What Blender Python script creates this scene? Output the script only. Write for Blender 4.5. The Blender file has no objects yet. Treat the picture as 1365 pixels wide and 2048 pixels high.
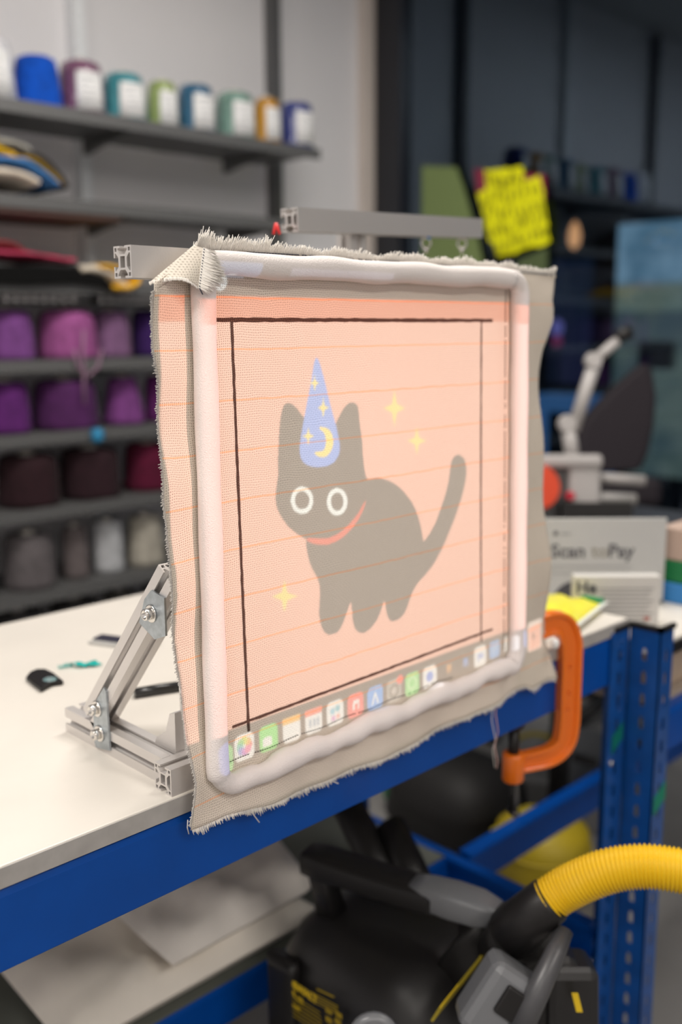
import bpy, bmesh, math, random
import numpy as np
from mathutils import Vector, Matrix, Quaternion
from mathutils.geometry import tessellate_polygon
random.seed(7)
rng = np.random.default_rng(7)
SC = bpy.context.scene
COL = SC.collection
PI = math.pi

# ------------------------------------------------------------------ camera
CAM = Vector((0, 0, 1.378)); YAW, PITCH, ROLL, FPX = .795, .1828, -.005, 1993.
FW = Vector((math.cos(YAW)*math.cos(PITCH), math.sin(YAW)*math.cos(PITCH), -math.sin(PITCH)))
R0 = Vector((math.sin(YAW), -math.cos(YAW), 0)); U0 = R0.cross(FW)
RT = R0*math.cos(ROLL)+U0*math.sin(ROLL); UP = U0*math.cos(ROLL)-R0*math.sin(ROLL)
cd = bpy.data.cameras.new('camera'); cam = bpy.data.objects.new('camera', cd); COL.objects.link(cam)
cam.matrix_world = Matrix(((RT.x, UP.x, -FW.x, CAM.x), (RT.y, UP.y, -FW.y, CAM.y), (RT.z, UP.z, -FW.z, CAM.z), (0, 0, 0, 1)))
cd.sensor_fit = 'VERTICAL'; cd.sensor_height = 36; cd.sensor_width = 24; cd.lens = FPX/2048*36
cd.clip_start = .05; cd.clip_end = 60
cd.dof.use_dof = True; cd.dof.focus_distance = 1.0; cd.dof.aperture_fstop = 2.3
SC.camera = cam
# ------------------------------------------------------------------ world, lights, exposure
w = bpy.data.worlds.new('world'); SC.world = w; w.use_nodes = True
w.node_tree.nodes['Background'].inputs[0].default_value = (.25, .32, .45, 1)
w.node_tree.nodes['Background'].inputs[1].default_value = .06
SC.view_settings.view_transform = 'Standard'; SC.view_settings.look = 'None'
SC.view_settings.exposure = -0.27; SC.view_settings.gamma = 1; SC.view_settings.use_curve_mapping = False

def area(name, loc, sx, sy, power, col, target=None):
    l = bpy.data.lights.new(name, 'AREA'); l.shape = 'RECTANGLE'; l.size = sx; l.size_y = sy
    l.energy = power; l.color = col
    o = bpy.data.objects.new(name, l); COL.objects.link(o); o.location = loc
    if target: o.rotation_euler = (Vector(target)-Vector(loc)).to_track_quat('-Z', 'Y').to_euler()
    return o
area('ceiling_and_fill_light', (1.55, 1.35, 2.93), 1.3, .35, 50, (1, .95, .89))
area('ceiling_and_fill_light', (-.9, .95, 2.93), .35, 1.1, 60, (1, .95, .89))
area('ceiling_and_fill_light', (.5, -1.7, 2.93), 1.3, .35, 44, (1, .94, .87))
area('ceiling_and_fill_light', (-1.5, -1.3, 2.93), .35, 1.3, 34, (1, .94, .87))  # added fill lamp, brightens the canvas under the bench
area('ceiling_and_fill_light', (2.4, -.3, 2.93), .35, 1.3, 24, (1, .95, .89))

# ------------------------------------------------------------------ helpers
def ray(px, py): return FW+RT*((px-682.5)/FPX)-UP*((py-1024)/FPX)
def at(px, py, ax, v):
    r = ray(px, py); return CAM+r*((v-CAM[ax])/r[ax])
def atd(px, py, d): return CAM+ray(px, py)*d
def yc(z): return .80+.0246*(z-.9)
def fr(px, py):
    r = ray(px, py); t = (.80-CAM.y+.0246*(CAM.z-.9))/(r.y-.0246*r.z); return CAM+r*t

class MB:
    def __init__(s): s.v = []; s.f = []; s.sm = []
    def add(s, vs, fs, smooth=False):
        n = len(s.v); s.v += [tuple(v) for v in vs]; s.f += [tuple(i+n for i in f) for f in fs]; s.sm += [smooth]*len(fs); return s
    def box(s, a, b, rot=None, piv=None):
        x0, y0, z0 = a; x1, y1, z1 = b
        vs = [Vector(p) for p in ((x0,y0,z0),(x1,y0,z0),(x1,y1,z0),(x0,y1,z0),(x0,y0,z1),(x1,y0,z1),(x1,y1,z1),(x0,y1,z1))]
        if rot is not None:
            c = Vector(piv) if piv is not None else sum(vs, Vector())/8
            vs = [rot@(p-c)+c for p in vs]
        return s.add(vs, [(0,3,2,1),(4,5,6,7),(0,1,5,4),(1,2,6,5),(2,3,7,6),(3,0,4,7)])
    def obox(s, c, ux, uy, uz):  # centre and three half-axis vectors
        c, ux, uy, uz = map(Vector, (c, ux, uy, uz))
        vs = [c+ux*i+uy*j+uz*k for k in (-1, 1) for (i, j) in ((-1,-1),(1,-1),(1,1),(-1,1))]
        return s.add(vs, [(0,3,2,1),(4,5,6,7),(0,1,5,4),(1,2,6,5),(2,3,7,6),(3,0,4,7)])
    def tube(s, pts, r, n=10, cap=True, closed=False, smooth=True):
        pts = [Vector(p) for p in pts]; m = len(pts)
        rr = r if hasattr(r, '__len__') else [r]*m
        vs = []; nrm = None
        for i, p in enumerate(pts):
            if closed: t = (pts[(i+1) % m]-pts[i-1])
            else: t = pts[min(i+1, m-1)]-pts[max(i-1, 0)]
            t.normalize()
            if nrm is None:
                nrm = t.orthogonal().normalized()
            nrm = (nrm-t*nrm.dot(t)).normalized(); b = t.cross(nrm)
            for k in range(n):
                a = 2*PI*k/n; vs.append(p+(nrm*math.cos(a)+b*math.sin(a))*rr[i])
        fs = []
        for i in range(m if closed else m-1):
            j = (i+1) % m
            for k in range(n):
                l = (k+1) % n; fs.append((i*n+k, i*n+l, j*n+l, j*n+k))
        s.add(vs, fs, smooth)
        if cap and not closed:
            o = len(s.v)-len(vs)
            s.f += [tuple(o+k for k in range(n))[::-1], tuple(o+(m-1)*n+k for k in range(n))]; s.sm += [False, False]
        return s
    def lathe(s, prof, c=(0,0,0), axis='Z', n=24, M=None, smooth=True):
        vs = []
        for r, z in prof:
            for k in range(n):
                a = 2*PI*k/n; vs.append(Vector((r*math.cos(a), r*math.sin(a), z)))
        if M is None:
            M = Matrix.Identity(3) if axis == 'Z' else Vector((0,0,1)).rotation_difference(Vector(axis)).to_matrix()
        vs = [M@v+Vector(c) for v in vs]
        fs = []
        for i in range(len(prof)-1):
            for k in range(n):
                l = (k+1) % n; fs.append((i*n+k, i*n+l, (i+1)*n+l, (i+1)*n+k))
        s.add(vs, fs, smooth)
        o = len(s.v)-len(vs)
        s.f += [tuple(o+k for k in range(n))[::-1], tuple(o+(len(prof)-1)*n+k for k in range(n))]; s.sm += [False]*2
        return s
    def prism(s, polys, O, ax, ay, az, L, smooth=False):
        """polys=[outer, hole...] in 2-D; extruded from O along az by L"""
        O, ax, ay, az = map(Vector, (O, ax, ay, az))
        tri = tessellate_polygon([[Vector((p[0], p[1], 0)) for p in q] for q in polys])
        flat = [p for q in polys for p in q]; n = len(flat)
        vs = [O+ax*p[0]+ay*p[1] for p in flat]+[O+ax*p[0]+ay*p[1]+az*L for p in flat]
        fs = [tuple(t) for t in tri]+[tuple(i+n for i in t)[::-1] for t in tri]
        k = 0
        for q in polys:
            m = len(q)
            for i in range(m): a, b = k+i, k+(i+1) % m; fs.append((a, b, b+n, a+n))
            k += m
        return s.add(vs, fs, smooth)
    def build(s, name, mat, parent=None, bevel=0, sub=0, local=False, recalc=True, solid=0):
        me = bpy.data.meshes.new(name); me.from_pydata([tuple(v) for v in s.v], [], s.f)
        me.polygons.foreach_set('use_smooth', s.sm)
        if recalc:
            bm = bmesh.new(); bm.from_mesh(me); bmesh.ops.recalc_face_normals(bm, faces=bm.faces); bm.to_mesh(me); bm.free()
        me.materials.append(mat); me.update()
        o = bpy.data.objects.new(name, me); COL.objects.link(o)
        if parent is not None:
            o.parent = parent
            if not local and parent.type == 'EMPTY': o.matrix_parent_inverse = Matrix.Translation(-parent.location)
        if bevel:
            m = o.modifiers.new('bevel', 'BEVEL'); m.width = bevel; m.segments = 2; m.limit_method = 'ANGLE'; m.angle_limit = math.radians(40)
        if sub:
            m = o.modifiers.new('sub', 'SUBSURF'); m.levels = sub; m.render_levels = sub
        if solid:
            m = o.modifiers.new('solid', 'SOLIDIFY'); m.thickness = solid; m.offset = 0
        return o

def tag(o, label, cat, group=None, kind=None):
    if label: o['label'] = label
    if cat: o['category'] = cat
    if group: o['group'] = group
    if kind: o['kind'] = kind
    return o
def thing(name, label, cat, loc=(0,0,0), group=None):
    o = bpy.data.objects.new(name, None); o.empty_display_size = .05; COL.objects.link(o); o.location = loc
    return tag(o, label, cat, group)
def struct(o): o['kind'] = 'structure'; return o
def lab(o, l): o['label'] = l; return o

def mat(name, col, rough=.6, metal=0, noise=0, nscale=20, bump=0, bscale=200, spec=.5, sheen=0, coat=0, emit=None, estr=0, col2=None, trans=0):
    m = bpy.data.materials.new(name); m.use_nodes = True; nt = m.node_tree; b = nt.nodes['Principled BSDF']
    b.inputs['Base Color'].default_value = (*col, 1); b.inputs['Roughness'].default_value = rough; b.inputs['Metallic'].default_value = metal
    b.inputs['Specular IOR Level'].default_value = spec
    if sheen: b.inputs['Sheen Weight'].default_value = sheen
    if coat: b.inputs['Coat Weight'].default_value = coat; b.inputs['Coat Roughness'].default_value = .15
    if trans: b.inputs['Transmission Weight'].default_value = trans
    if emit: b.inputs['Emission Color'].default_value = (*emit, 1); b.inputs['Emission Strength'].default_value = estr
    if noise or bump:
        tc = nt.nodes.new('ShaderNodeTexCoord')
    if noise:
        n = nt.nodes.new('ShaderNodeTexNoise'); n.inputs['Scale'].default_value = nscale; n.inputs['Detail'].default_value = 4
        nt.links.new(tc.outputs['Object'], n.inputs['Vector'])
        r = nt.nodes.new('ShaderNodeValToRGB'); r.color_ramp.elements[0].position = .3; r.color_ramp.elements[1].position = .7
        c2 = col2 if col2 else tuple(max(0, c*(1-noise)) for c in col)
        r.color_ramp.elements[0].color = (*c2, 1); r.color_ramp.elements[1].color = (*col, 1)
        nt.links.new(n.outputs[0], r.inputs[0]); nt.links.new(r.outputs[0], b.inputs['Base Color'])
    if bump:
        n = nt.nodes.new('ShaderNodeTexNoise'); n.inputs['Scale'].default_value = bscale; n.inputs['Detail'].default_value = 3
        nt.links.new(tc.outputs['Object'], n.inputs['Vector'])
        bp = nt.nodes.new('ShaderNodeBump'); bp.inputs['Strength'].default_value = bump; bp.inputs['Distance'].default_value = .002
        nt.links.new(n.outputs[0], bp.inputs['Height']); nt.links.new(bp.outputs[0], b.inputs['Normal'])
    return m

def weave_mat(name, base, dark, per=.0024, lines=False, strength=1.0):
    """plain-weave cloth from two sine waves in the cloth's own x / z, optional orange guide threads"""
    m = bpy.data.materials.new(name); m.use_nodes = True; nt = m.node_tree; b = nt.nodes['Principled BSDF']
    b.inputs['Roughness'].default_value = .9; b.inputs['Specular IOR Level'].default_value = .2; b.inputs['Sheen Weight'].default_value = .1
    N = nt.nodes.new; L = nt.links.new
    geo = N('ShaderNodeTexCoord'); sep = N('ShaderNodeSeparateXYZ'); L(geo.outputs['Object'], sep.inputs[0])
    nz = N('ShaderNodeTexNoise'); nz.inputs['Scale'].default_value = 30; nz.inputs['Detail'].default_value = 2; L(geo.outputs['Object'], nz.inputs['Vector'])
    def M(op, a, bb=None):
        n = N('ShaderNodeMath'); n.operation = op
        for i, x in enumerate((a, bb)):
            if x is None: continue
            if isinstance(x, (int, float)): n.inputs[i].default_value = x
            else: L(x, n.inputs[i])
        return n.outputs[0]
    wob = M('MULTIPLY', M('SUBTRACT', nz.outputs[0], .5), .008)
    X = M('ADD', sep.outputs[0], wob); Z = M('ADD', sep.outputs[2], wob)
    k = 2*PI/per
    sx = M('SINE', M('MULTIPLY', X, k)); sz = M('SINE', M('MULTIPLY', Z, k))
    hole = M('MULTIPLY', M('MULTIPLY', M('ADD', sx, 1), .5), M('MULTIPLY', M('ADD', sz, 1), .5))
    over = M('MULTIPLY', M('SINE', M('MULTIPLY', X, k/2)), M('SINE', M('MULTIPLY', Z, k/2)))
    fac = M('MINIMUM', M('MULTIPLY', M('POWER', hole, 2.2), strength), 1)
    fac2 = M('ADD', fac, M('MULTIPLY', over, .12*strength))
    mx = N('ShaderNodeMix'); mx.data_type = 'RGBA'; mx.inputs[6].default_value = (*base, 1); mx.inputs[7].default_value = (*dark, 1)
    L(fac2, mx.inputs[0]); out = mx.outputs[2]
    if lines:
        # orange threads 51.5 mm apart
        zz = M('ADD', sep.outputs[2], M('MULTIPLY', M('SUBTRACT', nz.outputs[0], .5), .003))
        fz = M('FRACT', M('DIVIDE', M('SUBTRACT', zz, .9175+10*.0-.0), .0517))
        ln = M('LESS_THAN', M('ABSOLUTE', M('SUBTRACT', fz, .5)), .018)
        dash = M('MULTIPLY', ln, M('ADD', .55, M('MULTIPLY', sx, .3)))
        m2 = N('ShaderNodeMix'); m2.data_type = 'RGBA'; L(dash, m2.inputs[0]); L(out, m2.inputs[6]); m2.inputs[7].default_value = (.95, .42, .17, 1)
        out = m2.outputs[2]
    L(out, b.inputs['Base Color'])
    bp = N('ShaderNodeBump'); bp.inputs['Strength'].default_value = .6; bp.inputs['Distance'].default_value = .0006
    L(M('SUBTRACT', 1, fac2), bp.inputs['Height']); L(bp.outputs[0], b.inputs['Normal'])
    return m

M_wall = mat('wall_paint', (.80, .785, .80), .75, noise=.05, nscale=2)
M_floor = mat('concrete_floor', (.30, .29, .28), .55, noise=.3, nscale=3)
M_ceil = mat('ceiling_paint', (.55, .54, .53), .8)
M_black = mat('black_frame', (.012, .013, .018), .4)
M_blue = mat('blue_powdercoat', (.0005, .068, .36), .36, noise=.12, nscale=14, coat=.08, spec=.2)
M_bluem = mat('blue_powdercoat_post', (.006, .08, .33), .35, noise=.25, nscale=25, coat=.3)
M_top = mat('worktop_laminate', (.74, .695, .63), .38, noise=.06, nscale=6)
M_topedge = mat('worktop_edge', (.44, .42, .40), .6, noise=.2, nscale=40)
M_alu = mat('anodised_aluminium', (.66, .63, .61), .42, .55, bump=.08, bscale=400)
M_alu2 = mat('aluminium_dark_slot', (.35, .34, .34), .5, .8)
M_zinc = mat('zinc_plate', (.48, .53, .57), .35, .9, noise=.25, nscale=120)
M_steel = mat('bolt_steel', (.75, .73, .70), .2, 1)
M_shelf = mat('grey_shelf_metal', (.13, .13, .13), .45, .3)
M_shelf2 = mat('galvanised_upright', (.86, .88, .90), .4, .1, noise=.12, nscale=60)
M_white = mat('white_paper', (.82, .82, .82), .7)
M_blk = mat('black_plastic', (.011, .010, .010), .42, bump=.1, bscale=500, spec=.35)
M_blkg = mat('glossy_black_plastic', (.015, .014, .014), .40, noise=.3, nscale=9)
M_grey = mat('grey_plastic', (.16, .165, .175), .33)
M_yel = mat('yellow_plastic', (.75, .47, .004), .45)
M_yprint = mat('yellow_print', (.80, .55, .01), .6)
M_orange = mat('orange_clamp_paint', (.86, .175, .006), .32, coat=.4, bump=.15, bscale=160)
M_foam = mat('white_fleece', (.80, .74, .71), .95, sheen=.15, bump=.5, bscale=700)
M_cloth = weave_mat('cream_woven_cloth', (.76, .68, .58), (.24, .18, .13), lines=True)
M_clothf = mat('cream_thread', (.80, .76, .70), .9)
M_mark = weave_mat('brown_marker_ink', (.060, .036, .028), (.25, .15, .11), per=.0024, strength=.8)
M_stitch = mat('dark_stitch', (.02, .025, .045), .8)

# ------------------------------------------------------------------ room
def sbox(name, a, b, m): return struct(MB().box(a, b).build(name, m))
sbox('floor', (-2.6, -3.1, -.1), (3.17, 3.15, 0), M_floor)
sbox('ceiling', (-2.6, -3.1, 3.0), (3.3, 3.15, 3.1), M_ceil)
sbox('wall_back', (-2.6, 3.05, 0), (3.17, 3.15, 3.0), M_wall)
sbox('wall_left', (-2.7, -3.1, 0), (-2.6, 3.15, 3.0), M_wall)
sbox('wall_front', (-2.6, -3.2, 0), (3.3, -3.1, 3.0), M_wall)
sbox('trim_1', (3.10, 3.0, 0), (3.17, 3.05, 3.0), mat('warm_trim', (.62, .55, .50), .6))
# glass wall x = 3.17: frame posts and pane
fm = MB()
fm.box((3.15, 2.86, 0), (3.23, 3.05, 3.0))
fm.box((3.15, -3.1, 0), (3.23, -3.0, 3.0)); fm.box((3.15, .2, 0), (3.21, .26, 3)); fm.box((3.15, -3.1, 0), (3.23, 3.05, .06)); fm.box((3.15, -3.1, 2.92), (3.23, 3.05, 3.0))
struct(fm.build('window_1', M_black))
def glass_mat():
    m = bpy.data.materials.new('tinted_glass'); m.use_nodes = True; nt = m.node_tree; nt.nodes.clear()
    o = nt.nodes.new('ShaderNodeOutputMaterial'); mx = nt.nodes.new('ShaderNodeMixShader')
    t = nt.nodes.new('ShaderNodeBsdfTransparent'); t.inputs[0].default_value = (.75, .80, .84, 1)
    g = nt.nodes.new('ShaderNodeBsdfGlossy'); g.inputs['Roughness'].default_value = .015; g.inputs['Color'].default_value = (.60, .78, 1, 1)
    fz = nt.nodes.new('ShaderNodeFresnel'); fz.inputs['IOR'].default_value = 2.15
    nt.links.new(fz.outputs[0], mx.inputs[0]); nt.links.new(t.outputs[0], mx.inputs[1]); nt.links.new(g.outputs[0], mx.inputs[2])
    nt.links.new(mx.outputs[0], o.inputs[0]); return m
struct(MB().add([(3.185, -3.0, .06), (3.185, 2.86, .06), (3.185, 2.86, 2.92), (3.185, -3.0, 2.92)], [(0, 1, 2, 3)]).build('window_2', glass_mat()))
# outside
struct(MB().box((3.3, -4, -.12), (12, 9, -.02)).build('ground', mat('asphalt', (.05, .055, .065), .8)))

def part(parent, name, m, mb, **k): return mb.build(name, m, parent, **k)

# added building: emissive panels supply the pale glow behind the glass
X = 5.2
def lit(c, s): return mat('glow_panel', (.02, .02, .02), .5, emit=c, estr=s, noise=0)
sf = thing('added_building', 'added building front of pale glowing panels outside the dark glass wall', 'building', (X, 1.9, 0))
part(sf, 'facade', mat('facade_dark', (.02, .025, .035), .9), MB().box((X+.05, -3.5, 0), (X+.4, 7, 3.6)))
pa = atd(1215, 445, 5.0); 
def panel(px0, py0, px1, py1, name, m, off=0):
    a = at(px0, py0, 0, X-off); b = at(px1, py1, 0, X-off)
    y0, y1 = sorted((a.y, b.y)); z0, z1 = sorted((a.z, b.z))
    return part(sf, name, m, MB().box((X-.03-off, y0, z0), (X+.06-off, y1, z1)))
def panel_mat(c, c2, s, sc=3):
    m = bpy.data.materials.new('glow_panel'); m.use_nodes = True; nt = m.node_tree; b = nt.nodes['Principled BSDF']
    b.inputs['Base Color'].default_value = (.02, .02, .02, 1); b.inputs['Emission Strength'].default_value = s
    tc = nt.nodes.new('ShaderNodeTexCoord'); n = nt.nodes.new('ShaderNodeTexNoise'); n.inputs['Scale'].default_value = sc
    r = nt.nodes.new('ShaderNodeValToRGB'); r.color_ramp.elements[0].position = .42; r.color_ramp.elements[1].position = .6
    r.color_ramp.elements[0].color = (*c, 1); r.color_ramp.elements[1].color = (*c2, 1)
    nt.links.new(tc.outputs['Object'], n.inputs[0]); nt.links.new(n.outputs[0], r.inputs[0]); nt.links.new(r.outputs[0], b.inputs['Emission Color'])
    return m
panel(1218, 452, 1400, 565, 'glow_panel_blue', panel_mat((.10, .22, .33), (.20, .36, .50), .85, 4))
panel(1216, 565, 1400, 622, 'glow_panel_pale', panel_mat((.16, .24, .22), (.18, .24, .20), .7, 3))
panel(1216, 622, 1400, 700, 'glow_panel_green', panel_mat((.06, .10, .12), (.08, .12, .12), .75, 3))
panel(1216, 700, 1400, 960, 'glow_panel_green', panel_mat((.05, .10, .11), (.14, .20, .18), .65, 3))
panel(1197, 440, 1216, 1000, 'pillar', mat('dark_pillar', (.01, .01, .012), .6), .02)
panel(1112, 520, 1194, 770, 'glow_panel_dim', panel_mat((.004, .010, .025), (.012, .015, .04), 1, 2))
lampo = thing('lantern', 'small amber lantern glowing outside beyond the yellow note', 'lamp', tuple(at(1150, 470, 0, 4.7)))
part(lampo, 'bulb', mat('amber_bulb', (.1, .05, .02), .5, emit=(1, .50, .22), estr=.9), MB().lathe([(.001, -.075), (.028, -.05), (.034, 0), (.02, .05), (.001, .075)], tuple(at(1150, 470, 0, 4.7)), n=16))
part(lampo, 'hook', M_black, MB().tube([at(1150, 470, 0, 4.7)+Vector((0, 0, .07)), at(1150, 470, 0, 4.7)+Vector((0, 0, .16)), at(1150, 470, 0, 4.7)+Vector((.5, 0, .16))], .008))
bl = thing('neon_tube', 'violet glow of a small light outside, right of the cloth edge', 'lamp', tuple(at(1115, 660, 0, 4.7)))
part(bl, 'glow_tube', mat('violet_glow', (.05, .05, .1), .5, emit=(.20, .20, .62), estr=.55), MB().lathe([(.001, -.05), (.03, -.03), (.035, .02), (.001, .05)], tuple(at(1115, 655, 0, 4.7)), n=16))
part(bl, 'stand', M_black, MB().tube([tuple(at(1115, 680, 0, 4.74)), (4.74, at(1115, 680, 0, 4.74).y, -.02)], .01))
part(bl, 'lower_glow', mat('crimson_glow', (.05, .05, .1), .5, emit=(.35, .05, .16), estr=.5), MB().lathe([(.001, -.04), (.025, -.02), (.025, .01), (.001, .03)], tuple(at(1115, 680, 0, 4.7)), n=16))
bb = MB().box(tuple(at(1215, 790, 0, 4.4)+Vector((0, 0, -.10))), tuple(at(1040, 790, 0, 4.4)+Vector((.3, 0, 0))))
q0, q1 = at(1215, 790, 0, 4.4), at(1040, 790, 0, 4.4)
for yy in (q0.y+.05, q1.y-.05): bb.box((4.45, min(yy, yy+.03), -.02), (4.6, max(yy, yy+.03), q0.z-.09))
tag(bb.build('blue_bench', mat('blue_bench_painted_glow', (.03, .12, .32), .4, emit=(.05, .16, .38), estr=.55)), 'low blue bench outside with glow put into its colour, behind the white machine arm', 'bench')  # emission stands in for light on the bench; it is no lamp

# posters on the glass
GX = 3.165
def gpoly(pts, name, m, dx=0, label=None, cat=None, t=.002):
    P = [at(x, y, 0, GX-dx) for x, y in pts]
    mb = MB(); q = [(p.y, p.z) for p in P]
    mb.prism([q], (GX-dx, 0, 0), (0, 1, 0), (0, 0, 1), (-1, 0, 0), t)
    o = mb.build(name, m)
    if label: tag(o, label, cat)
    return o
gpoly([(845, 332), (914, 334), (930, 380), (955, 470), (975, 560), (845, 560)], 'green_poster', mat('green_card', (.185, .25, .088), .7), 0, 'olive green poster with slanted edge stuck on the glass wall', 'poster')
gpoly([(1038, 520), (1096, 495), (1096, 560), (1030, 560)], 'green_leaflet', mat('green_card_dark', (.085, .12, .045), .7), 0, 'small dark green leaflet just below the yellow note on glass', 'leaflet')
gpoly([(950, 338), (1092, 350), (1092, 398), (1040, 400), (956, 386)], 'crimson_sheet', mat('crimson_card', (.26, .02, .06), .6), .001, 'crimson sheet behind the yellow note on the glass', 'sheet')
yn = thing('yellow_note', 'crumpled fluorescent yellow handwritten note taped on the dark glass', 'note', tuple(at(1030, 430, 0, GX-.01)))
M_fy = mat('fluorescent_yellow', (.93, .92, .0), .6); M_fyd = mat('olive_ink', (.20, .19, .005), .7)
def zig(ax, ay, bx, by, h, n, seed):
    r = random.Random(seed); top = []; bot = []
    dx, dy = bx-ax, by-ay; L = math.hypot(dx, dy); nx, ny = -dy/L, dx/L
    for i in range(n+1):
        t = i/n; a = h*(.5+r.uniform(-.07, .09)); b = h*(.5+r.uniform(-.07, .09))
        top.append((ax+dx*t-nx*a, ay+dy*t-ny*a)); bot.append((ax+dx*t+nx*b, ay+dy*t+ny*b))
    return top+bot[::-1]
rows = [((972, 362), (1048, 356), 42), ((960, 405), (1085, 372), 40), ((968, 432), (1090, 412), 40), ((974, 464), (1092, 430), 42), ((990, 496), (1096, 465), 40)]
for i, ((ax, ay), (bx, by), h) in enumerate(rows):
    poly = zig(ax, ay, bx, by, h, 9, i)
    q = [(p.y, p.z) for p in (at(x, y, 0, GX-.006) for x, y in poly)]
    part(yn, 'paper_strip', M_fy, MB().prism([q], (GX-.004-.001*(i % 2), 0, 0), (0, 1, 0), (0, 0, 1), (-1, 0, 0), .002))
mb = MB(); r_ = random.Random(3)
for (ax, ay), (bx, by), h in rows:
    for k in range(9):
        t = (k+.5)/9; x = ax+(bx-ax)*t; y = ay+(by-ay)*t
        for _ in range(2):
            a = r_.uniform(-.5, .5)+1.35; l = h*.22; cx, cy = x+r_.uniform(-4, 4), y+r_.uniform(-9, 9)
            p0 = at(cx-l*math.cos(a)*.5, cy-l*math.sin(a), 0, GX-.012); p1 = at(cx+l*math.cos(a)*.5, cy+l*math.sin(a), 0, GX-.012)
            mb.tube([p0, p1], .0022, n=4)
part(yn, 'handwriting', M_fyd, mb)

# ------------------------------------------------------------------ yarn wall
SY0, SY1 = 2.70, 3.02   # shelf front and back
sh = thing('shelving', 'grey metal shelving of yarn cones on the pale back wall', 'shelving', (1.5, 2.9, 0))
shelves = [(1.998, .0), (1.745, .0), (1.512, .0), (1.287, .0), (1.075, .0), (.852, .0), (.60, .0)]
for i, (z, _) in enumerate(shelves):
    x1 = 2.55 if i in (0,) else (2.36 if i == 1 else 2.36)
    s = part(sh, 'shelf_board', M_shelf, MB().box((-.4, SY0, z-.018), (x1, SY1, z)).box((-.4, SY0-.006, z-.032), (x1, SY0+.006, z+.004)))
for ux in (.9, 1.79, 2.62):
    u = MB().box((ux-.02, 3.0, .1), (ux+.02, 3.05, 2.98))
    for k in range(58): u.box((ux-.007, 2.998, .15+k*.05), (ux+.007, 3.001, .175+k*.05))
    part(sh, 'upright', M_shelf2 if ux == 1.79 else M_shelf, u)
for ux in (.9, 1.79, 2.36):
    for z, _ in shelves:
        q = [(3.0, z-.018), (SY0+.02, z-.018), (SY0+.02, z-.03), (2.92, z-.05), (3.0, z-.065)]
        part(sh, 'bracket', M_shelf, MB().prism([q], (ux-.01, 0, 0), (0, 1, 0), (0, 0, 1), (1, 0, 0), .02))

def yarnmat(c, wrap=False):
    m = mat('yarn', c, .85 if not wrap else .4, noise=.35, nscale=35, bump=.6, bscale=90, sheen=.04, spec=.25)
    if wrap: m.node_tree.nodes['Principled BSDF'].inputs['Coat Weight'].default_value = .9; m.node_tree.nodes['Principled BSDF'].inputs['Coat Roughness'].default_value = .12
    return m
def cone(px, pw, z, h, col, label, group, taper=.8, wrap=False, labeled=False, y=2.80, lab_rot=-.35, core=True):
    """px: image x of the cone's axis, pw: image width; z the shelf it stands on"""
    py = 600
    for _ in range(6): p = at(px, py, 1, y); py += (p.z-(z+h/2))*(FPX/(p-CAM).dot(FW))
    d = (p-CAM).dot(FW); r = pw*d/FPX/2
    t = thing('yarn_cone', label, 'yarn cone', (p.x, y, z), group)
    n = 28; prof = [(r*.93, 0), (r, h*.06)]
    for k in range(1, 9):
        f = k/9; prof.append((r*(1-(1-taper)*f)*(1+.008*math.sin(k*2.2)), h*(.06+.84*f)))
    prof += [(r*taper*.92, h*.955), (r*taper*.7, h), (r*.28, h*.985)]
    m = MB().lathe(prof, n=n)
    m.build('yarn', yarnmat(col, wrap), t, local=True)
    if core: MB().lathe([(r*.30, h*.97), (r*.2, h*1.07), (r*.14, h*1.07), (r*.14, h*.97)], n=14).build('core', mat('cone_core', (.72, .68, .62), .7), t, local=True)
    if labeled:
        a0 = math.atan2(-1, -.95)+.62+lab_rot*0; lw = .75
        vs = []; fs = []
        for i in range(9):
            a = a0+lw*(i/8-.5)*1.6
            for f in (.12, .78):
                rr = r*(1-(1-taper)*f)*1.02+.003; vs.append((rr*math.cos(a), rr*math.sin(a), h*f))
        for i in range(8): fs.append((2*i, 2*i+2, 2*i+3, 2*i+1))
        lo = MB().add(vs, fs, True).build('paper_label', M_white, t, local=True, solid=.0006)
        tx = MB()
        for row in range(5):
            f = .66-.1*row; aa = a0-lw*.5; a1 = a0+lw*(.1+.4*random.random())
            rr = r*(1-(1-taper)*f)*1.02+.0042
            pts = [(rr*math.cos(aa+(a1-aa)*k/5), rr*math.sin(aa+(a1-aa)*k/5), h*f) for k in range(6)]
            tx.tube(pts, .0015, n=4)
        tx.build('print', mat('label_print', (.35, .36, .40), .8), lo, local=True)
    return t
G = 'wrapped yarn cones along the top shelf'
top = [(-18, 84, .175, (.80, .80, .84), 'white plastic-wrapped yarn cone at the left end of top shelf', .85, True, True),
       (74, 88, .15, (.001, .085, .56), 'bare royal blue yarn cone on the top shelf', .82, False, False),
       (163, 84, .16, (.22, .09, .17), 'mauve wrapped yarn cone with white label on top shelf', .86, True, True),
       (248, 84, .15, (.05, .30, .36), 'turquoise wrapped yarn cone with white label on top shelf', .82, True, True),
       (325, 60, .15, (.36, .46, .16), 'lime green wrapped yarn cone with white label', .82, True, True),
       (392, 72, .16, (.03, .14, .27), 'petrol blue wrapped yarn cone with white label', .84, True, True),
       (470, 76, .16, (.22, .38, .32), 'pale sage green wrapped yarn cone with white label', .86, True, True),
       (534, 52, .155, (.62, .30, .03), 'mustard orange wrapped yarn cone with small label', .84, True, True),
       (593, 60, .16, (.03, .05, .26), 'navy blue yarn cone with square white label, last on top shelf', .96, True, True)]
for px, pw, h, c, l, tp, wr, lb in top:
    cone(px, pw*1.14, 1.999, h*1.03, c, l, G, tp, wr, lb, y=2.82 if px < 500 else 2.79)
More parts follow.
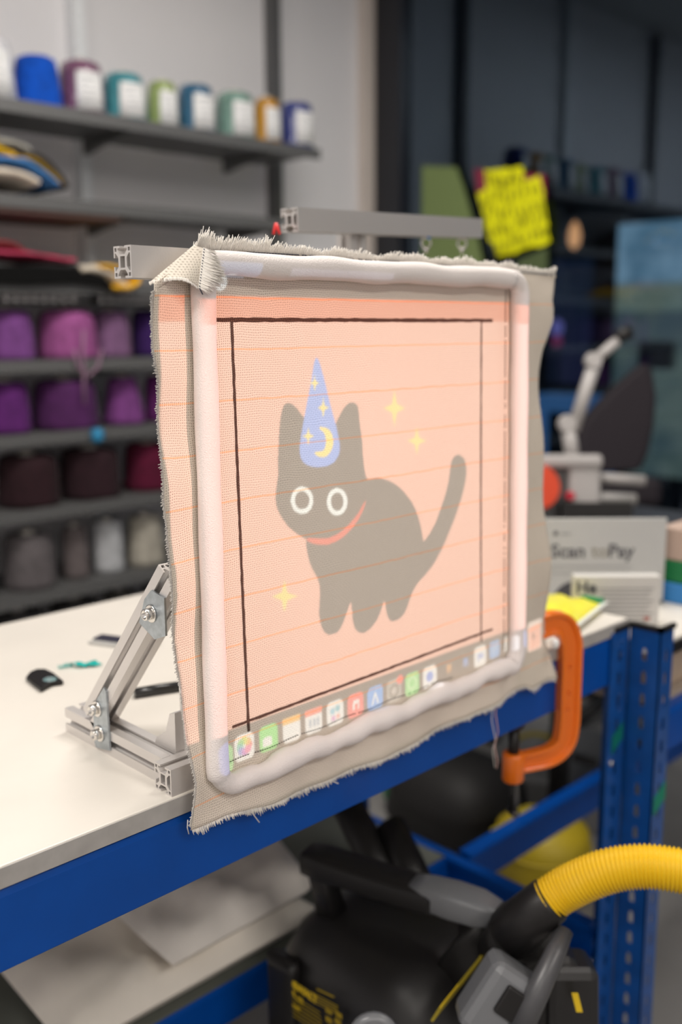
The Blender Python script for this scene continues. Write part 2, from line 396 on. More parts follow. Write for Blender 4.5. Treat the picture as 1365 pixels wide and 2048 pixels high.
# more cones further left, seen only in the glass wall
for i, (x, c, cn) in enumerate([(1.30, (.45, .12, .08), 'rust red'), (1.13, (.05, .25, .10), 'bottle green'), (.96, (.6, .58, .5), 'ecru')]):
    pass
GA = 'large cones on the shelf of pinks'
for px, pw, h, c, l, tp in [(18, 100, .145, (.24, .075, .31), 'soft purple yarn cone at the left of the pink row', .9),
                        (134, 122, .148, (.42, .11, .34), 'wide pink yarn cone with a loose hanging strand', .88),
                        (222, 80, .145, (.26, .13, .27), 'dusty lilac yarn cone beside the wide pink one', .92),
                        (302, 78, .150, (.045, .012, .12), 'very dark violet yarn cone nearly behind the cloth edge', .95)]:
    cone(px, pw, 1.289, h, tuple(v*.8 for v in c), l, GA, tp)
GB = 'purple cones on the shelf below the pinks'
for px, pw, h, c, l, tp in [(12, 96, .150, (.16, .025, .22), 'bright purple yarn cone cut by the left picture edge', .93),
                        (130, 130, .150, (.12, .025, .145), 'broad deep plum yarn cone on the purple row', .92),
                        (246, 86, .150, (.27, .07, .31), 'tapered orchid purple yarn cone on the purple row', .70),
                        (318, 60, .150, (.16, .02, .17), 'magenta purple yarn cone half hidden by the cloth fringe', .9)]:
    cone(px, pw, 1.077, h, tuple(v*.7 for v in c), l, GB, tp)
GC = 'dark red cones on the third row'
for px, pw, h, c, l, tp in [(56, 124, .155, (.035, .011, .016), 'blackish maroon yarn cone at left of the dark row', .94),
                        (180, 122, .155, (.035, .012, .018), 'blackish maroon yarn cone in the middle of the dark row', .94),
                        (294, 96, .155, (.13, .005, .035), 'crimson yarn cone right of the two maroon ones', .9)]:
    cone(px, pw, .854, h, tuple(v*.75 for v in c), l, GC, tp)
GD = 'grey and white cones on the fourth row'
for px, pw, h, c, l, tp in [(-40, 60, .16, (.05, .05, .055), 'charcoal yarn cone at far left of the grey row', .9),
                        (58, 104, .165, (.13, .115, .12), 'wide warm grey yarn cone on the grey row', .92),
                        (150, 56, .165, (.15, .125, .125), 'narrow taupe yarn cone between the grey and white cones', .9),
                        (216, 62, .165, (.52, .53, .55), 'slim white yarn cone on the grey row', .95),
                        (290, 78, .165, (.42, .39, .33), 'cream yarn cone beside the white one', .85)]:
    cone(px, pw, .602, h, c, l, GD, tp)
GE = 'dark cones at the bottom, above the worktop edge'
pb = part(sh, 'shelf_board', M_shelf, MB().box((-.4, SY0, .36), (2.36, SY1, .38)))
for px, pw, h, c, l, tp in [(40, 104, .15, (.05, .048, .05), 'charcoal yarn cone lowest left behind the worktop', .9),
                        (150, 100, .15, (.04, .038, .038), 'dark brown grey yarn cone low behind the worktop', .9),
                        (240, 70, .15, (.10, .095, .085), 'dull olive grey yarn cone low behind the worktop', .85),
                        (320, 70, .15, (.05, .05, .055), 'smoky grey yarn cone low beside the cloth edge', .9)]:
    cone(px, pw, .382, h, c, l, GE, tp)
# loose strand from pink cone
pk = [atd(x, y, 3.0) for x, y in [(150, 700), (160, 735), (175, 752), (192, 735), (205, 700)]]
M_pinkyarn = mat('loose_pink_yarn', (.28, .16, .24), .8)
tag(MB().tube([at(168, 660, 1, 2.69), at(166, 700, 1, 2.685), at(168, 760, 1, 2.685), at(170, 808, 1, 2.685)], .0042, n=6).tube([at(148, 700, 1, 2.685), at(158, 735, 1, 2.685), at(176, 752, 1, 2.685), at(196, 735, 1, 2.685), at(204, 700, 1, 2.685)], .0042, n=6).build('yarn_strand', M_pinkyarn),
    'loose looped lilac strand hanging below the pink cone', 'yarn strand')
# bobbins row beneath third shelf
rw = MB(); M_bob = mat('pale_bobbin', (.62, .60, .60), .5)
for k in range(17):
    px = 12+k*19
    if 150 < px < 190: continue
    p = at(px, 584, 1, 2.72)
    b = MB().lathe([(.006, 0), (.0075, .004), (.003, .010), (.003, .016), (.0075, .022), (.005, .026)], n=12)
    o = thing('bobbin', 'small pale bobbin, number %d from the left in the row under the black cloth' % (k+1), 'bobbin', (p.x, 2.72, 1.456), 'pale bobbins in a row above the pink cones')
    b.build('spool', M_bob, o, local=True)
tag(MB().box((1.2, 2.705, 1.447), (2.36, 2.76, 1.456)).build('bobbin_rack', M_blk), 'narrow dark rack holding the row of pale bobbins', 'rack')

# draped folded fabrics
def drape(name, pts, w0, w1, thick, m, label, cat='fabric', group=None, lumps=.003, seed=0):
    """strip of cloth: path of points in the x/z plane, extruded in y from w0 to w1"""
    r = random.Random(seed); mb = MB(); n = len(pts); K = 6; vs = []
    fine = []
    for i in range(n-1):
        a, b = Vector(pts[i]), Vector(pts[i+1])
        p0 = Vector(pts[max(i-1, 0)]); p3 = Vector(pts[min(i+2, n-1)])
        for s in range(6):
            t = s/6; fine.append(.5*((2*a)+(-p0+b)*t+(2*p0-5*a+4*b-p3)*t*t+(-p0+3*a-3*b+p3)*t**3))
    fine.append(Vector(pts[-1]))
    for side in (0, 1):
        for j in range(K+1):
            y = w0+(w1-w0)*j/K
            for i, p in enumerate(fine):
                t = (fine[min(i+1, len(fine)-1)]-fine[max(i-1, 0)]).normalized(); nn = Vector((-t.z, 0, t.x))
                q = Vector((p.x, 0, p.z))+nn*(thick*.5*(1-2*side))*(1 if 0 < j < K else .55)+Vector((0, 0, r.uniform(-lumps, lumps)))
                vs.append((q.x, y, q.z))
    N = len(fine); S = (K+1)*N; fs = []
    for j in range(K):
        for i in range(N-1):
            a = j*N+i; fs.append((a, a+1, a+N+1, a+N)); fs.append((S+a, S+a+N, S+a+N+1, S+a+1))
    for i in range(N-1):
        fs.append((i, S+i, S+i+1, i+1)); a = K*N+i; fs.append((a, a+1, S+a+1, S+a))
    for j in range(K):
        a = j*N; fs.append((a, a+N, S+a+N, S+a)); a = j*N+N-1; fs.append((a, S+a, S+a+N, a+N))
    o = mb.add(vs, fs, True).build(name, m, sub=1)
    return tag(o, label, cat, group)
def dz(px, py, y=2.70):
    p = at(px, py, 1, y); return Vector((p.x, 0, p.z))
FB = 'folded fabrics drooping from the second shelf'
drape('folded_fabric', [dz(-120, 268), dz(-40, 275), dz(30, 285), dz(62, 300)], 2.69, 2.98, .022, mat('grey_fab', (.40, .40, .37), .9), 'topmost pale grey folded fabric on the second shelf', group=FB, seed=1)
drape('folded_fabric', [dz(-120, 290), dz(-30, 293), dz(10, 305), dz(30, 320)], 2.675, 2.98, .028, mat('yellow_fab', (.70, .42, .005), .8), 'bright yellow folded fabric on the second shelf', group=FB, seed=2)
drape('folded_fabric', [dz(-60, 300), dz(30, 303), dz(85, 318), dz(118, 350), dz(136, 376)], 2.69, 2.98, .034, mat('black_fab', (.025, .02, .018), .9), 'black folded fabric arching over the shelf stack', group=FB, seed=3)
drape('folded_fabric', [dz(-60, 318), dz(45, 318), dz(85, 338), dz(116, 372)], 2.665, 2.98, .02, mat('ochre_fab', (.38, .22, .01), .9), 'ochre folded fabric between the black and blue ones', group=FB, seed=4)
drape('folded_fabric', [dz(-80, 318), dz(20, 320), dz(60, 335), dz(112, 374)], 2.66, 2.98, .022, mat('blue_fab', (.06, .22, .55), .9), 'sky blue folded fabric curving down on the stack', group=FB, seed=5)
drape('folded_fabric', [dz(-80, 345), dz(0, 345), dz(40, 352), dz(72, 368)], 2.665, 2.98, .032, mat('cream_fab', (.68, .60, .50), .9), 'cream folded fabric at the bottom of the shelf stack', group=FB, seed=6)
drape('folded_fabric', [dz(-40, 504), dz(40, 506), dz(100, 514), dz(150, 522)], 2.68, 2.98, .018, mat('pink_fab', (.55, .05, .12), .9), 'raspberry pink folded fabric above the black cloth', group='fabrics on the third shelf', seed=7)
drape('folded_fabric', [dz(-30, 502), dz(10, 484), dz(45, 487), dz(75, 508)], 2.74, 2.98, .02, mat('dkpink_fab', (.22, .03, .035), .9), 'small dark red fabric bulging behind the pink one', group='fabrics on the third shelf', seed=8)
drape('black_cloth', [dz(-60, 540), dz(60, 535), dz(160, 534), dz(205, 540)], 2.68, 2.98, .022, mat('black_cloth', (.014, .013, .014), .9), 'black cloth draped over the edge of the third shelf', seed=9)
drape('rolled_fabric', [dz(165, 538, 2.66), dz(205, 540, 2.66), dz(240, 556, 2.66), dz(268, 580, 2.66)], 2.66, 2.9, .030, mat('cream_roll', (.62, .55, .45), .9), 'cream fabric fold with yellow side near the rail end', seed=10)
drape('yellow_fabric', [dz(205, 533, 2.65), dz(240, 536, 2.65), dz(280, 552, 2.65), dz(272, 572, 2.65), dz(232, 574, 2.65)], 2.65, 2.9, .020, mat('yellow_roll', (.78, .42, .01), .8), 'golden yellow fabric curled around the cream fold', seed=11)
tag(MB().lathe([(.016, -.02), (.019, -.01), (.019, .012), (.014, .02)], tuple(at(195, 870, 1, 2.68)), n=14).build('price_tag', mat('blue_tag', (.02, .22, .42), .5)), 'tiny blue clip on the edge of the shelf above the maroon cones', 'clip')
part(sh, 'shelf_liner', mat('brown_board', (.10, .06, .05), .8), MB().box((-.3, SY0+.002, 1.7), (1.72, SY1, 1.726)))

# ------------------------------------------------------------------ second table, machine, chair (right background)
tb = thing('side_table', 'dark side table behind the payment sign carrying the grey machine', 'table', (2.35, 1.5, 0))
part(tb, 'tabletop', mat('dark_tabletop', (.04, .045, .055), .5), MB().box((1.98, 1.15, .835), (2.62, 1.95, .865)), bevel=.004)
for x, y in ((2.2, 1.4), (2.58, 1.4), (2.2, 1.91), (2.58, 1.91)): part(tb, 'leg', M_blk, MB().box((x-.02, y-.02, 0), (x+.02, y+.02, .835)))
D = 2.62
def seg(mb, pts, r, d=D, n=10): return mb.tube([atd(x, y, d) for x, y in pts], r, n=n)
mc = thing('winding_machine', 'pale grey desk machine with a jointed arm behind the cloth', 'machine', tuple(at(1160, 1010, 2, .91)))
M_mg = mat('machine_grey', (.36, .34, .33), .45)
part(mc, 'lower_arm', M_mg, seg(MB(), [(1148, 930), (1136, 850)], .020))
part(mc, 'upper_arm', M_mg, seg(MB(), [(1146, 862), (1192, 720)], .018))
part(mc, 'fore_arm', M_mg, seg(MB(), [(1188, 722), (1238, 680)], .014))
part(mc, 'elbow', M_mg, MB().lathe([(.020, -.02), (.023, 0), (.02, .02)], tuple(atd(1186, 722, D)), axis=tuple(-FW), n=20))
part(mc, 'elbow', M_mg, MB().lathe([(.021, -.02), (.025, 0), (.021, .02)], tuple(atd(1134, 848, D)), axis=tuple(-FW), n=20))
part(mc, 'arm_tip', M_blk, seg(MB(), [(1234, 678), (1248, 668), (1262, 664)], .019))
a = atd(1085, 915, D); b = atd(1190, 1012, D)
part(mc, 'housing', M_mg, MB().obox(atd(1130, 925, D), RT*.085, FW*.07, UP*.018).obox(atd(1160, 975, D), RT*.042, FW*.06, UP*.065), bevel=.012)
part(mc, 'side_disc', mat('dark_disc', (.09, .09, .09), .5), MB().lathe([(.10, -.02), (.105, 0), (.10, .02)], tuple(atd(1095, 990, D-.02)), axis=tuple(-FW), n=30))
part(mc, 'red_disc', mat('red_disc', (.62, .05, .01), .5), MB().lathe([(.055, -.02), (.06, 0), (.055, .02)], tuple(atd(1074, 975, D-.08)), axis=tuple(-FW), n=30))
part(mc, 'red_button', mat('red_button', (.45, .01, .03), .4), MB().lathe([(.012, -.01), (.012, .012), (.009, .016)], tuple(atd(1140, 992, D-.075)), axis=tuple(-FW), n=14))
part(mc, 'crossbar', mat('bar_grey', (.33, .31, .30), .4), seg(MB(), [(1175, 955), (1290, 962)], .015))
part(mc, 'crossbar', mat('bar_grey2', (.26, .25, .24), .4), seg(MB(), [(1170, 996), (1272, 1000)], .017, D-.03))
part(mc, 'foot', M_blk, MB().obox(atd(1180, 1020, D), RT*.09, FW*.08, UP*.02))
ch = thing('office_chair', 'dark purple-black high-backed chair behind the grey machine', 'chair', (2.95, 1.45, 0))
DC = 3.08
M_ch = mat('chair_fabric', (.007, .003, .007), .8)
outline = [(1150, 905), (1165, 850), (1195, 810), (1235, 770), (1270, 740), (1290, 722), (1308, 735), (1316, 790), (1312, 850), (1300, 905), (1285, 940), (1180, 945)]
q = [((x-682.5)/FPX*DC, -(y-1024)/FPX*DC) for x, y in outline]
part(ch, 'backrest', M_ch, MB().prism([q], CAM+FW*DC, RT, UP, FW, .09), bevel=.03)
part(ch, 'seat', M_ch, MB().obox(atd(1240, 985, DC)+FW*.12, RT*.14, FW*.12, UP*.05), bevel=.03)
sp = atd(1240, 1000, 3.4)
part(ch, 'column', M_blk, MB().tube([(sp.x, sp.y, .1), (sp.x, sp.y, sp.z)], .03))
part(ch, 'base', M_blk, MB().tube([(sp.x-.25, sp.y, .05), (sp.x, sp.y, .1), (sp.x+.12, sp.y, .05)], .025).tube([(sp.x, sp.y-.25, .05), (sp.x, sp.y, .1), (sp.x, sp.y+.25, .05)], .025))
mo = thing('wall_screen', 'small dark screen on the right behind the chair back', 'screen', tuple(at(1315, 710, 0, 5.1)))
a = at(1286, 682, 0, 5.1); b = at(1346, 738, 0, 5.1)
part(mo, 'screen_frame', M_black, MB().box((5.06, b.y, b.z), (5.12, a.y, a.z)))
part(mo, 'display', mat('dark_display', (.01, .014, .03), .3), MB().box((5.05, b.y+.02, b.z+.02), (5.062, a.y-.02, a.z-.02)))

qk = [(p.x, p.z) for p in (at(x, y, 1, 2.672) for x, y in [(-60, 533), (60, 530), (160, 536), (208, 552), (240, 588), (205, 574), (150, 566), (60, 570), (-60, 566)])]
tag(MB().prism([qk], (0, 2.672, 0), (1, 0, 0), (0, 0, 1), (0, 1, 0), .012).build('black_cloth', mat('black_fabric_flap', (.006, .006, .006), .95, spec=.1), bevel=.003), 'black cloth flap hanging in front of the third shelf edge', 'cloth')
# ------------------------------------------------------------------ workbench
YE = .809; BX1 = 1.462; BX0 = -.55; YB = 1.522
wb = thing('workbench', 'blue steel workbench with a cream top in the foreground', 'workbench', (.46, 1.16, 0))
part(wb, 'worktop', M_top, MB().box((BX0, YE, .8785), (BX1, YB, .90)), bevel=.0012)
part(wb, 'edge_band', M_topedge, MB().box((BX0, YE-.0012, .8785), (BX1+.001, YE+.0002, .8985)))
def beam(x0, y0, x1, y1, z0, z1, t=.03):
    mb = MB()
    h = z1-z0
    # rolled beam: face with a rounded top lip
    prof = [(0, 0), (0, h-.008), (.003, h-.002), (.009, h), (t, h), (t, h-.012), (t*.55, h-.012), (t*.55, .012), (t, .012), (t, 0)]
    d = Vector((x1-x0, y1-y0, 0)); L = d.length; d.normalize(); inn = Vector((-d.y, d.x, 0))
    return mb.prism([prof], (x0, y0, z0), inn, (0, 0, 1), d, L)
part(wb, 'front_beam', M_blue, beam(BX0, YE+.001, 1.425, YE+.001, .795, .8765), bevel=.0015)
part(wb, 'rear_beam', M_blue, beam(1.425, YB, BX0, YB, .795, .8765))
part(wb, 'side_beam', M_blue, beam(1.462, YE+.03, 1.462, YB-.03, .795, .8765))
part(wb, 'side_beam', M_blue, beam(1.462, YE+.03, 1.462, YB-.03, .262, .335))
part(wb, 'shelf_beam', M_blue, beam(BX0, 1.165, 1.44, 1.165, .262, .335), bevel=.0015)
part(wb, 'shelf_beam', M_blue, beam(1.44, YB, BX0, YB, .262, .335))
part(wb, 'lower_shelf', mat('shelf_board_ply', (.13, .14, .12), .7), MB().box((.56, 1.168, .335), (1.43, YB-.03, .338)))
def post(parent, cx, cy, sx, sy, z1, m, legx=.042, legy=.042, slots=True, z0=0):
    """angle post: corner at (cx,cy), legs running sx along x, sy along y; keyhole slots as pale see-through inserts"""
    t = .0022; mb = MB()
    x0, x1 = sorted((cx, cx+sx*legx)); y0, y1 = sorted((cy, cy+sy*legy))
    def leg(o, u, nrm, L):
        sl = []
        zz = z0+.03
        while zz < z1-.03:
            sl.append([(L*.5-.0045, zz), (L*.5+.0045, zz), (L*.5+.0045, zz+.014), (L*.5+.0025, zz+.022), (L*.5-.0025, zz+.022), (L*.5-.0045, zz+.014)]); zz += .04
        outer = [(0, z0), (L, z0), (L, z1), (0, z1)]
        mb.prism([outer]+sl, o, u, (0, 0, 1), nrm, t)
    leg((cx, cy, 0), (sx, 0, 0), (0, sy, 0), legx)
    leg((cx, cy, 0), (0, sy, 0), (sx, 0, 0), legy)
    return part(parent, 'post', m, mb)
post(wb, 1.466, .806, -1, 1, .884, M_bluem, legx=.056)
post(wb, 1.466, YB, -1, -1, .878, M_bluem)
post(wb, BX0, .806, 1, 1, .878, M_bluem); post(wb, BX0, YB, 1, -1, .878, M_bluem)
part(wb, 'post_cap', M_blk, MB().box((1.420, .803, .884), (1.469, .812, .892)))
rv = MB()
for z in (.865, .842, .77, .745): rv.lathe([(.005, 0), (.004, .002), (.001, .0026)], (1.444, .806, z), axis=(0, -1, 0), n=10)
part(wb, 'rivet', M_bluem, rv)
part(wb, 'green_tape', mat('green_tape', (.0, .17, .13), .5), MB().prism([[(-.012, -.02), (.022, .0), (.022, .03), (-.012, .012)]], (1.436, .8055, .690), (1, 0, 0), (0, 0, 1), (0, -1, 0), .0008))
part(wb, 'bolt', M_steel, MB().lathe([(.006, 0), (.005, .003), (.001, .004)], (1.424, .806, .655), axis=(0, -1, 0), n=10))

# second unit to the right
sb = thing('shelf_unit', 'second blue steel bench touching the right end of the first', 'workbench', (2.2, 1.2, 0))
post(sb, 1.471, .752, 1, 1, .884, M_bluem, legx=.044, legy=.056)
post(sb, 1.471, 1.46, 1, -1, .87, M_bluem)
part(sb, 'post_cap', M_blk, MB().box((1.468, .749, .884), (1.478, .81, .892)).box((1.468, .749, .884), (1.518, .757, .892)))
part(sb, 'worktop', M_top, MB().box((1.474, .757, .842), (2.9, 1.12, .861)))
part(sb, 'edge_strip', M_blk, MB().box((1.516, .752, .838), (2.9, .757, .856)))
part(sb, 'shelf_beam', M_blue, beam(1.50, .756, 2.9, .756, .662, .735))
part(sb, 'shelf_beam', M_blue, beam(1.475, 1.135, 2.9, 1.135, .262, .335))
part(sb, 'shelf_board', mat('ply', (.42, .34, .27), .7), MB().box((1.5, .78, .735), (2.9, 1.12, .745)))
part(sb, 'green_tape', mat('green_tape2', (.0, .22, .13), .5), MB().prism([[(-.02, -.016), (.018, .004), (.018, .036), (-.02, .016)]], (1.497, .7518, .575), (1, 0, 0), (0, 0, 1), (0, -1, 0), .0008))
tag(MB().box((1.60, .80, .746), (2.1, 1.0, .835)).build('cardboard_box', mat('cardboard', (.52, .40, .30), .8, noise=.1), bevel=.003), 'plain tan cardboard box on the right-hand shelf unit', 'box')
# stack at the right edge
tag(MB().box((1.725, .775, .8615), (2.0, .90, .900)).build('blue_box', mat('blue_card', (.03, .20, .50), .5), bevel=.003), 'flat sky blue box at the right edge behind the sign', 'box')
tag(MB().box((1.728, .78, .901), (2.0, .90, .942)).build('green_box', mat('green_card2', (.0, .15, .04), .5), bevel=.003), 'flat green box lying on the sky blue box', 'box')
tag(MB().box((1.73, .785, .943), (2.0, .90, 1.005)).build('tan_box', mat('tan_card', (.45, .33, .27), .7), bevel=.003), 'tan box on top of the green box at the picture edge', 'box')

# ------------------------------------------------------------------ text helper
def text_geo(s, size, bold=0.0, align='LEFT'):
    c = bpy.data.curves.new('t', 'FONT'); c.body = s; c.size = size; c.align_x = align; c.offset = bold; c.resolution_u = 3
    o = bpy.data.objects.new('t', c); COL.objects.link(o); bpy.context.view_layer.update()
    me = o.to_mesh(); vs = [v.co.copy() for v in me.vertices]; fs = [tuple(p.vertices) for p in me.polygons]
    o.to_mesh_clear(); bpy.data.objects.remove(o); bpy.data.curves.remove(c)
    return vs, fs
def put_text(mb, s, size, O, ax, ay, bold=0.0, sx=1):
    vs, fs = text_geo(s, size, bold); O, ax, ay = Vector(O), Vector(ax), Vector(ay)
    mb.add([O+ax*(v.x*sx)+ay*v.y for v in vs], fs)

# ------------------------------------------------------------------ payment sign + card
SD = 1.86
def sq(px, py, d=SD): return atd(px, py, d)
sTL, sTR = sq(1070, 1019), sq(1335, 1036); wdir = Vector((sTR.x-sTL.x, sTR.y-sTL.y, 0)); W = wdir.length; wdir.normalize()
nrm = Vector((wdir.y, -wdir.x, 0)); 
if nrm.dot(FW) > 0: nrm = -nrm
zt = sTR.z; zb = .8615
sg = thing('payment_sign', 'pale grey payment sign headed Scan to Pay behind the clamp', 'sign', (sTL.x, sTL.y, zb))
O = Vector((sTL.x, sTL.y, zb)); H = zt-zb
part(sg, 'panel', mat('sign_face', (.50, .50, .49), .5), MB().obox(O+wdir*W/2+Vector((0, 0, H/2)), wdir*W/2, nrm*.0025, Vector((0, 0, H/2))), bevel=.001)
part(sg, 'foot', M_grey, MB().obox(O+wdir*W/2-nrm*.03+Vector((0, 0, .004)), wdir*W/2, nrm*.035, Vector((0, 0, .003))))
M_ink = mat('sign_ink', (.10, .10, .11), .7)
u = lambda px: ((px-1070)/265)*W
tm = MB(); put_text(tm, 'Scan', .036, O+wdir*u(1104)+nrm*.0032+Vector((0, 0, H-.074)), wdir, (0, 0, 1), .0008)
part(sg, 'heading', M_ink, tm)
tm = MB(); put_text(tm, 'Pay', .036, O+wdir*u(1219)+nrm*.0032+Vector((0, 0, H-.074)), wdir, (0, 0, 1), .0008)
part(sg, 'heading', M_ink, tm)
tm = MB(); put_text(tm, 'to', .036, O+wdir*u(1186)+nrm*.0032+Vector((0, 0, H-.074)), wdir, (0, 0, 1), 0)
part(sg, 'heading', mat('sign_ink_pale', (.25, .22, .16), .7), tm)
tm = MB().lathe([(.0045, 0), (.0045, .0008)], tuple(O+wdir*u(1113)+nrm*.0028+Vector((0, 0, H-.028))), axis=tuple(nrm), n=16)
part(sg, 'logo_dot', M_ink, tm)
tm = MB(); tm.obox(O+wdir*u(1133)+nrm*.0032+Vector((0, 0, H-.029)), wdir*.009, nrm*.0003, Vector((0, 0, .0016)))
for k, (x0, x1) in enumerate([(1108, 1268), (1108, 1262)]): tm.obox(O+wdir*(u(x0)+u(x1))/2+nrm*.0032+Vector((0, 0, H-.092-.013*k)), wdir*(u(x1)-u(x0))/2, nrm*.0003, Vector((0, 0, .0009)))
part(sg, 'small_print', mat('sign_print_grey', (.30, .30, .31), .7), tm)
part(sg, 'dark_roundel', mat('roundel', (.06, .06, .07), .6), MB().lathe([(.045, 0), (.045, .0008)], tuple(O+wdir*u(1158)+nrm*.0028+Vector((0, 0, H-.165))), axis=tuple(nrm), n=40))
# card
cO = atd(1146, 1252, 1.755); cE = atd(1317, 1262, 1.755)
cd_ = Vector((cE.x-cO.x, cE.y-cO.y, 0)); CW = cd_.length; cd_.normalize(); cn = Vector((cd_.y, -cd_.x, 0)); cn = cn if cn.dot(FW) < 0 else -cn
cz = .8615; ch_ = .088; cO = Vector((cO.x, cO.y, cz))
hc = thing('table_card', 'small white folded card reading He in front of the sign', 'card', tuple(cO))
part(hc, 'card_block', mat('card_white', (.60, .58, .55), .6), MB().obox(cO+cd_*CW/2-cn*.012+Vector((0, 0, ch_/2)), cd_*CW/2, cn*.012, Vector((0, 0, ch_/2))), bevel=.0015)
tm = MB(); put_text(tm, 'He', .030, cO+cd_*.003+cn*.0006+Vector((0, 0, ch_-.030)), cd_, (0, 0, 1), .0012)
part(hc, 'heading', M_ink, tm)
tm = MB()
for k in range(9): tm.obox(cO+cd_*(CW*.60)+cn*.0006+Vector((0, 0, ch_-.022-k*.0075)), cd_*(CW*(.33-.03*(k % 3))), cn*.0003, Vector((0, 0, .0010)))
part(hc, 'text_lines', mat('card_print', (.30, .29, .28), .7), tm)
part(hc, 'red_mark', mat('card_red', (.45, .10, .07), .7), MB().obox(cO+cd_*(CW*.86)+cn*.0006+Vector((0, 0, .012)), cd_*.005, cn*.0003, Vector((0, 0, .003))))
# yellow packet
yp = MB(); vs = []; fs = []; 
yO = at(1150, 1225, 2, .905); ya = (at(1212, 1222, 2, .905)-at(1100, 1200, 2, .905)); 
c0, c1, c2, c3 = at(1060, 1232, 2, .903), at(1150, 1262, 2, .903), at(1212, 1212, 2, .903), at(1085, 1190, 2, .903)
K = 10
for j in range(K+1):
    for i in range(K+1):
        s, t = i/K, j/K; p = (c0*(1-s)+c1*s)*(1-t)+(c3*(1-s)+c2*s)*t
        e = min(s, 1-s, t, 1-t); vs.append((p.x, p.y, .9035+.019*min(1, e*2.6)**.6+.003*math.sin(i*1.7+j)))
for j in range(K):
    for i in range(K): a = j*(K+1)+i; fs.append((a, a+1, a+K+2, a+K+1))
yb = thing('yellow_packet', 'yellow plastic packet lying on the worktop behind the clamp', 'packet', tuple(yO))
part(yb, 'pouch', mat('yellow_pouch', (.85, .78, .06), .35, noise=.15, nscale=30), MB().add(vs, fs, True), solid=.001)
part(yb, 'sealed_edge', mat('white_seal', (.75, .76, .72), .4), MB().obox((c1+c2)/2+Vector((0, 0, .006)), (c2-c1)*.5, Vector((.004, -.004, .001)), Vector((0, 0, .0015))))
part(yb, 'green_label', mat('packet_green', (.02, .28, .12), .4), MB().obox((c2*.80+c3*.2)+Vector((-.012, -.006, .012)), (c2-c3)*.13, Vector((.004, -.004, 0)), Vector((0, 0, .004))))

# ------------------------------------------------------------------ aluminium profiles
U = .001
def tslot(sides):
    """30 mm slotted profile; sides: which of '+a','-a','+b','-b' carry an open slot"""
    S = [(4.1, 15), (4.1, 13), (8.2, 13), (8.2, 11.4), (4.2, 7.2), (-4.2, 7.2), (-8.2, 11.4), (-8.2, 13), (-4.1, 13), (-4.1, 15)]
    out = [(15, 15)]; holes = []
    rots = {'+b': lambda p: p, '-a': lambda p: (-p[1], p[0]), '-b': lambda p: (-p[0], -p[1]), '+a': lambda p: (p[1], -p[0])}
    for k, corner in (('+b', (-15, 15)), ('-a', (-15, -15)), ('-b', (15, -15)), ('+a', None)):
        if k in sides: out += [rots[k](p) for p in S]
        else: holes.append([rots[k](p) for p in [(8.2, 13.2), (8.2, 11.4), (4.2, 7.2), (-4.2, 7.2), (-8.2, 11.4), (-8.2, 13.2)]])
        if corner: out.append(corner)
    for sx in (-1, 1):
        for sy in (-1, 1): holes.append([(sx*11.6+d[0]*1.7, sy*11.6+d[1]*1.7) for d in ((-1,-1),(1,-1),(1,1),(-1,1))])
    holes.append([(-4, -5.4), (4, -5.4), (4, 5.4), (-4, 5.4)])
    return [[(x*U, y*U) for x, y in q] for q in [out]+holes]
def rail(parent, name, P0, P1, a, b, sides=('+a', '-a', '+b', '-b'), m=None):
    P0, P1 = Vector(P0), Vector(P1); d = P1-P0; L = d.length; d.normalize()
    a = Vector(a); a = (a-d*a.dot(d)).normalized(); b = Vector(b); b = (b-d*b.dot(d)-a*b.dot(a)).normalized()
    return part(parent, name, m or M_alu, MB().prism(tslot(sides), P0, a, b, d, L))
def bolt(parent, c, ax, r=.0062, h=.009):
    ax = Vector(ax).normalized()
    c = Vector(c)
    w_ = part(parent, 'washer', M_steel, MB().lathe([(r*1.55, 0), (r*1.55, .0012), (r*1.4, .0016)], tuple(c), axis=tuple(ax), n=20))
    M = Vector((0, 0, 1)).rotation_difference(ax).to_matrix()
    mb = MB(); n = 20; prof = [(r, .0014), (r, h-.001), (r*.9, h), (r*.55, h), (r*.5, h-.004), (.0002, h-.0045)]
    mb.lathe(prof, tuple(c), M=M, n=n)
    return part(parent, 'bolt', M_steel, mb)
st = thing('aluminium_stand', 'slotted aluminium stand holding up the stretched cloth', 'stand', (.6, .9, .9))
RY = .826   # centre line of the front rails
FA, FB_ = (0, -1, 0), (0, 0, 1)
rail(st, 'bottom_rail', (.5475, RY, .915), (1.205, RY, .915), FA, FB_, ('-a', '+b', '-b'))
rail(st, 'top_rail', (.5345, RY+.0135, 1.4405), (1.19, RY+.0135, 1.4405), FA, FB_, ('-a', '+b', '-b'))
for x in (.602, 1.150):
    rail(st, 'upright', (x, RY+.006, .930), (x, RY+.0135, 1.4255), (1, 0, 0), (0, 1, 0))
BXc = .5725
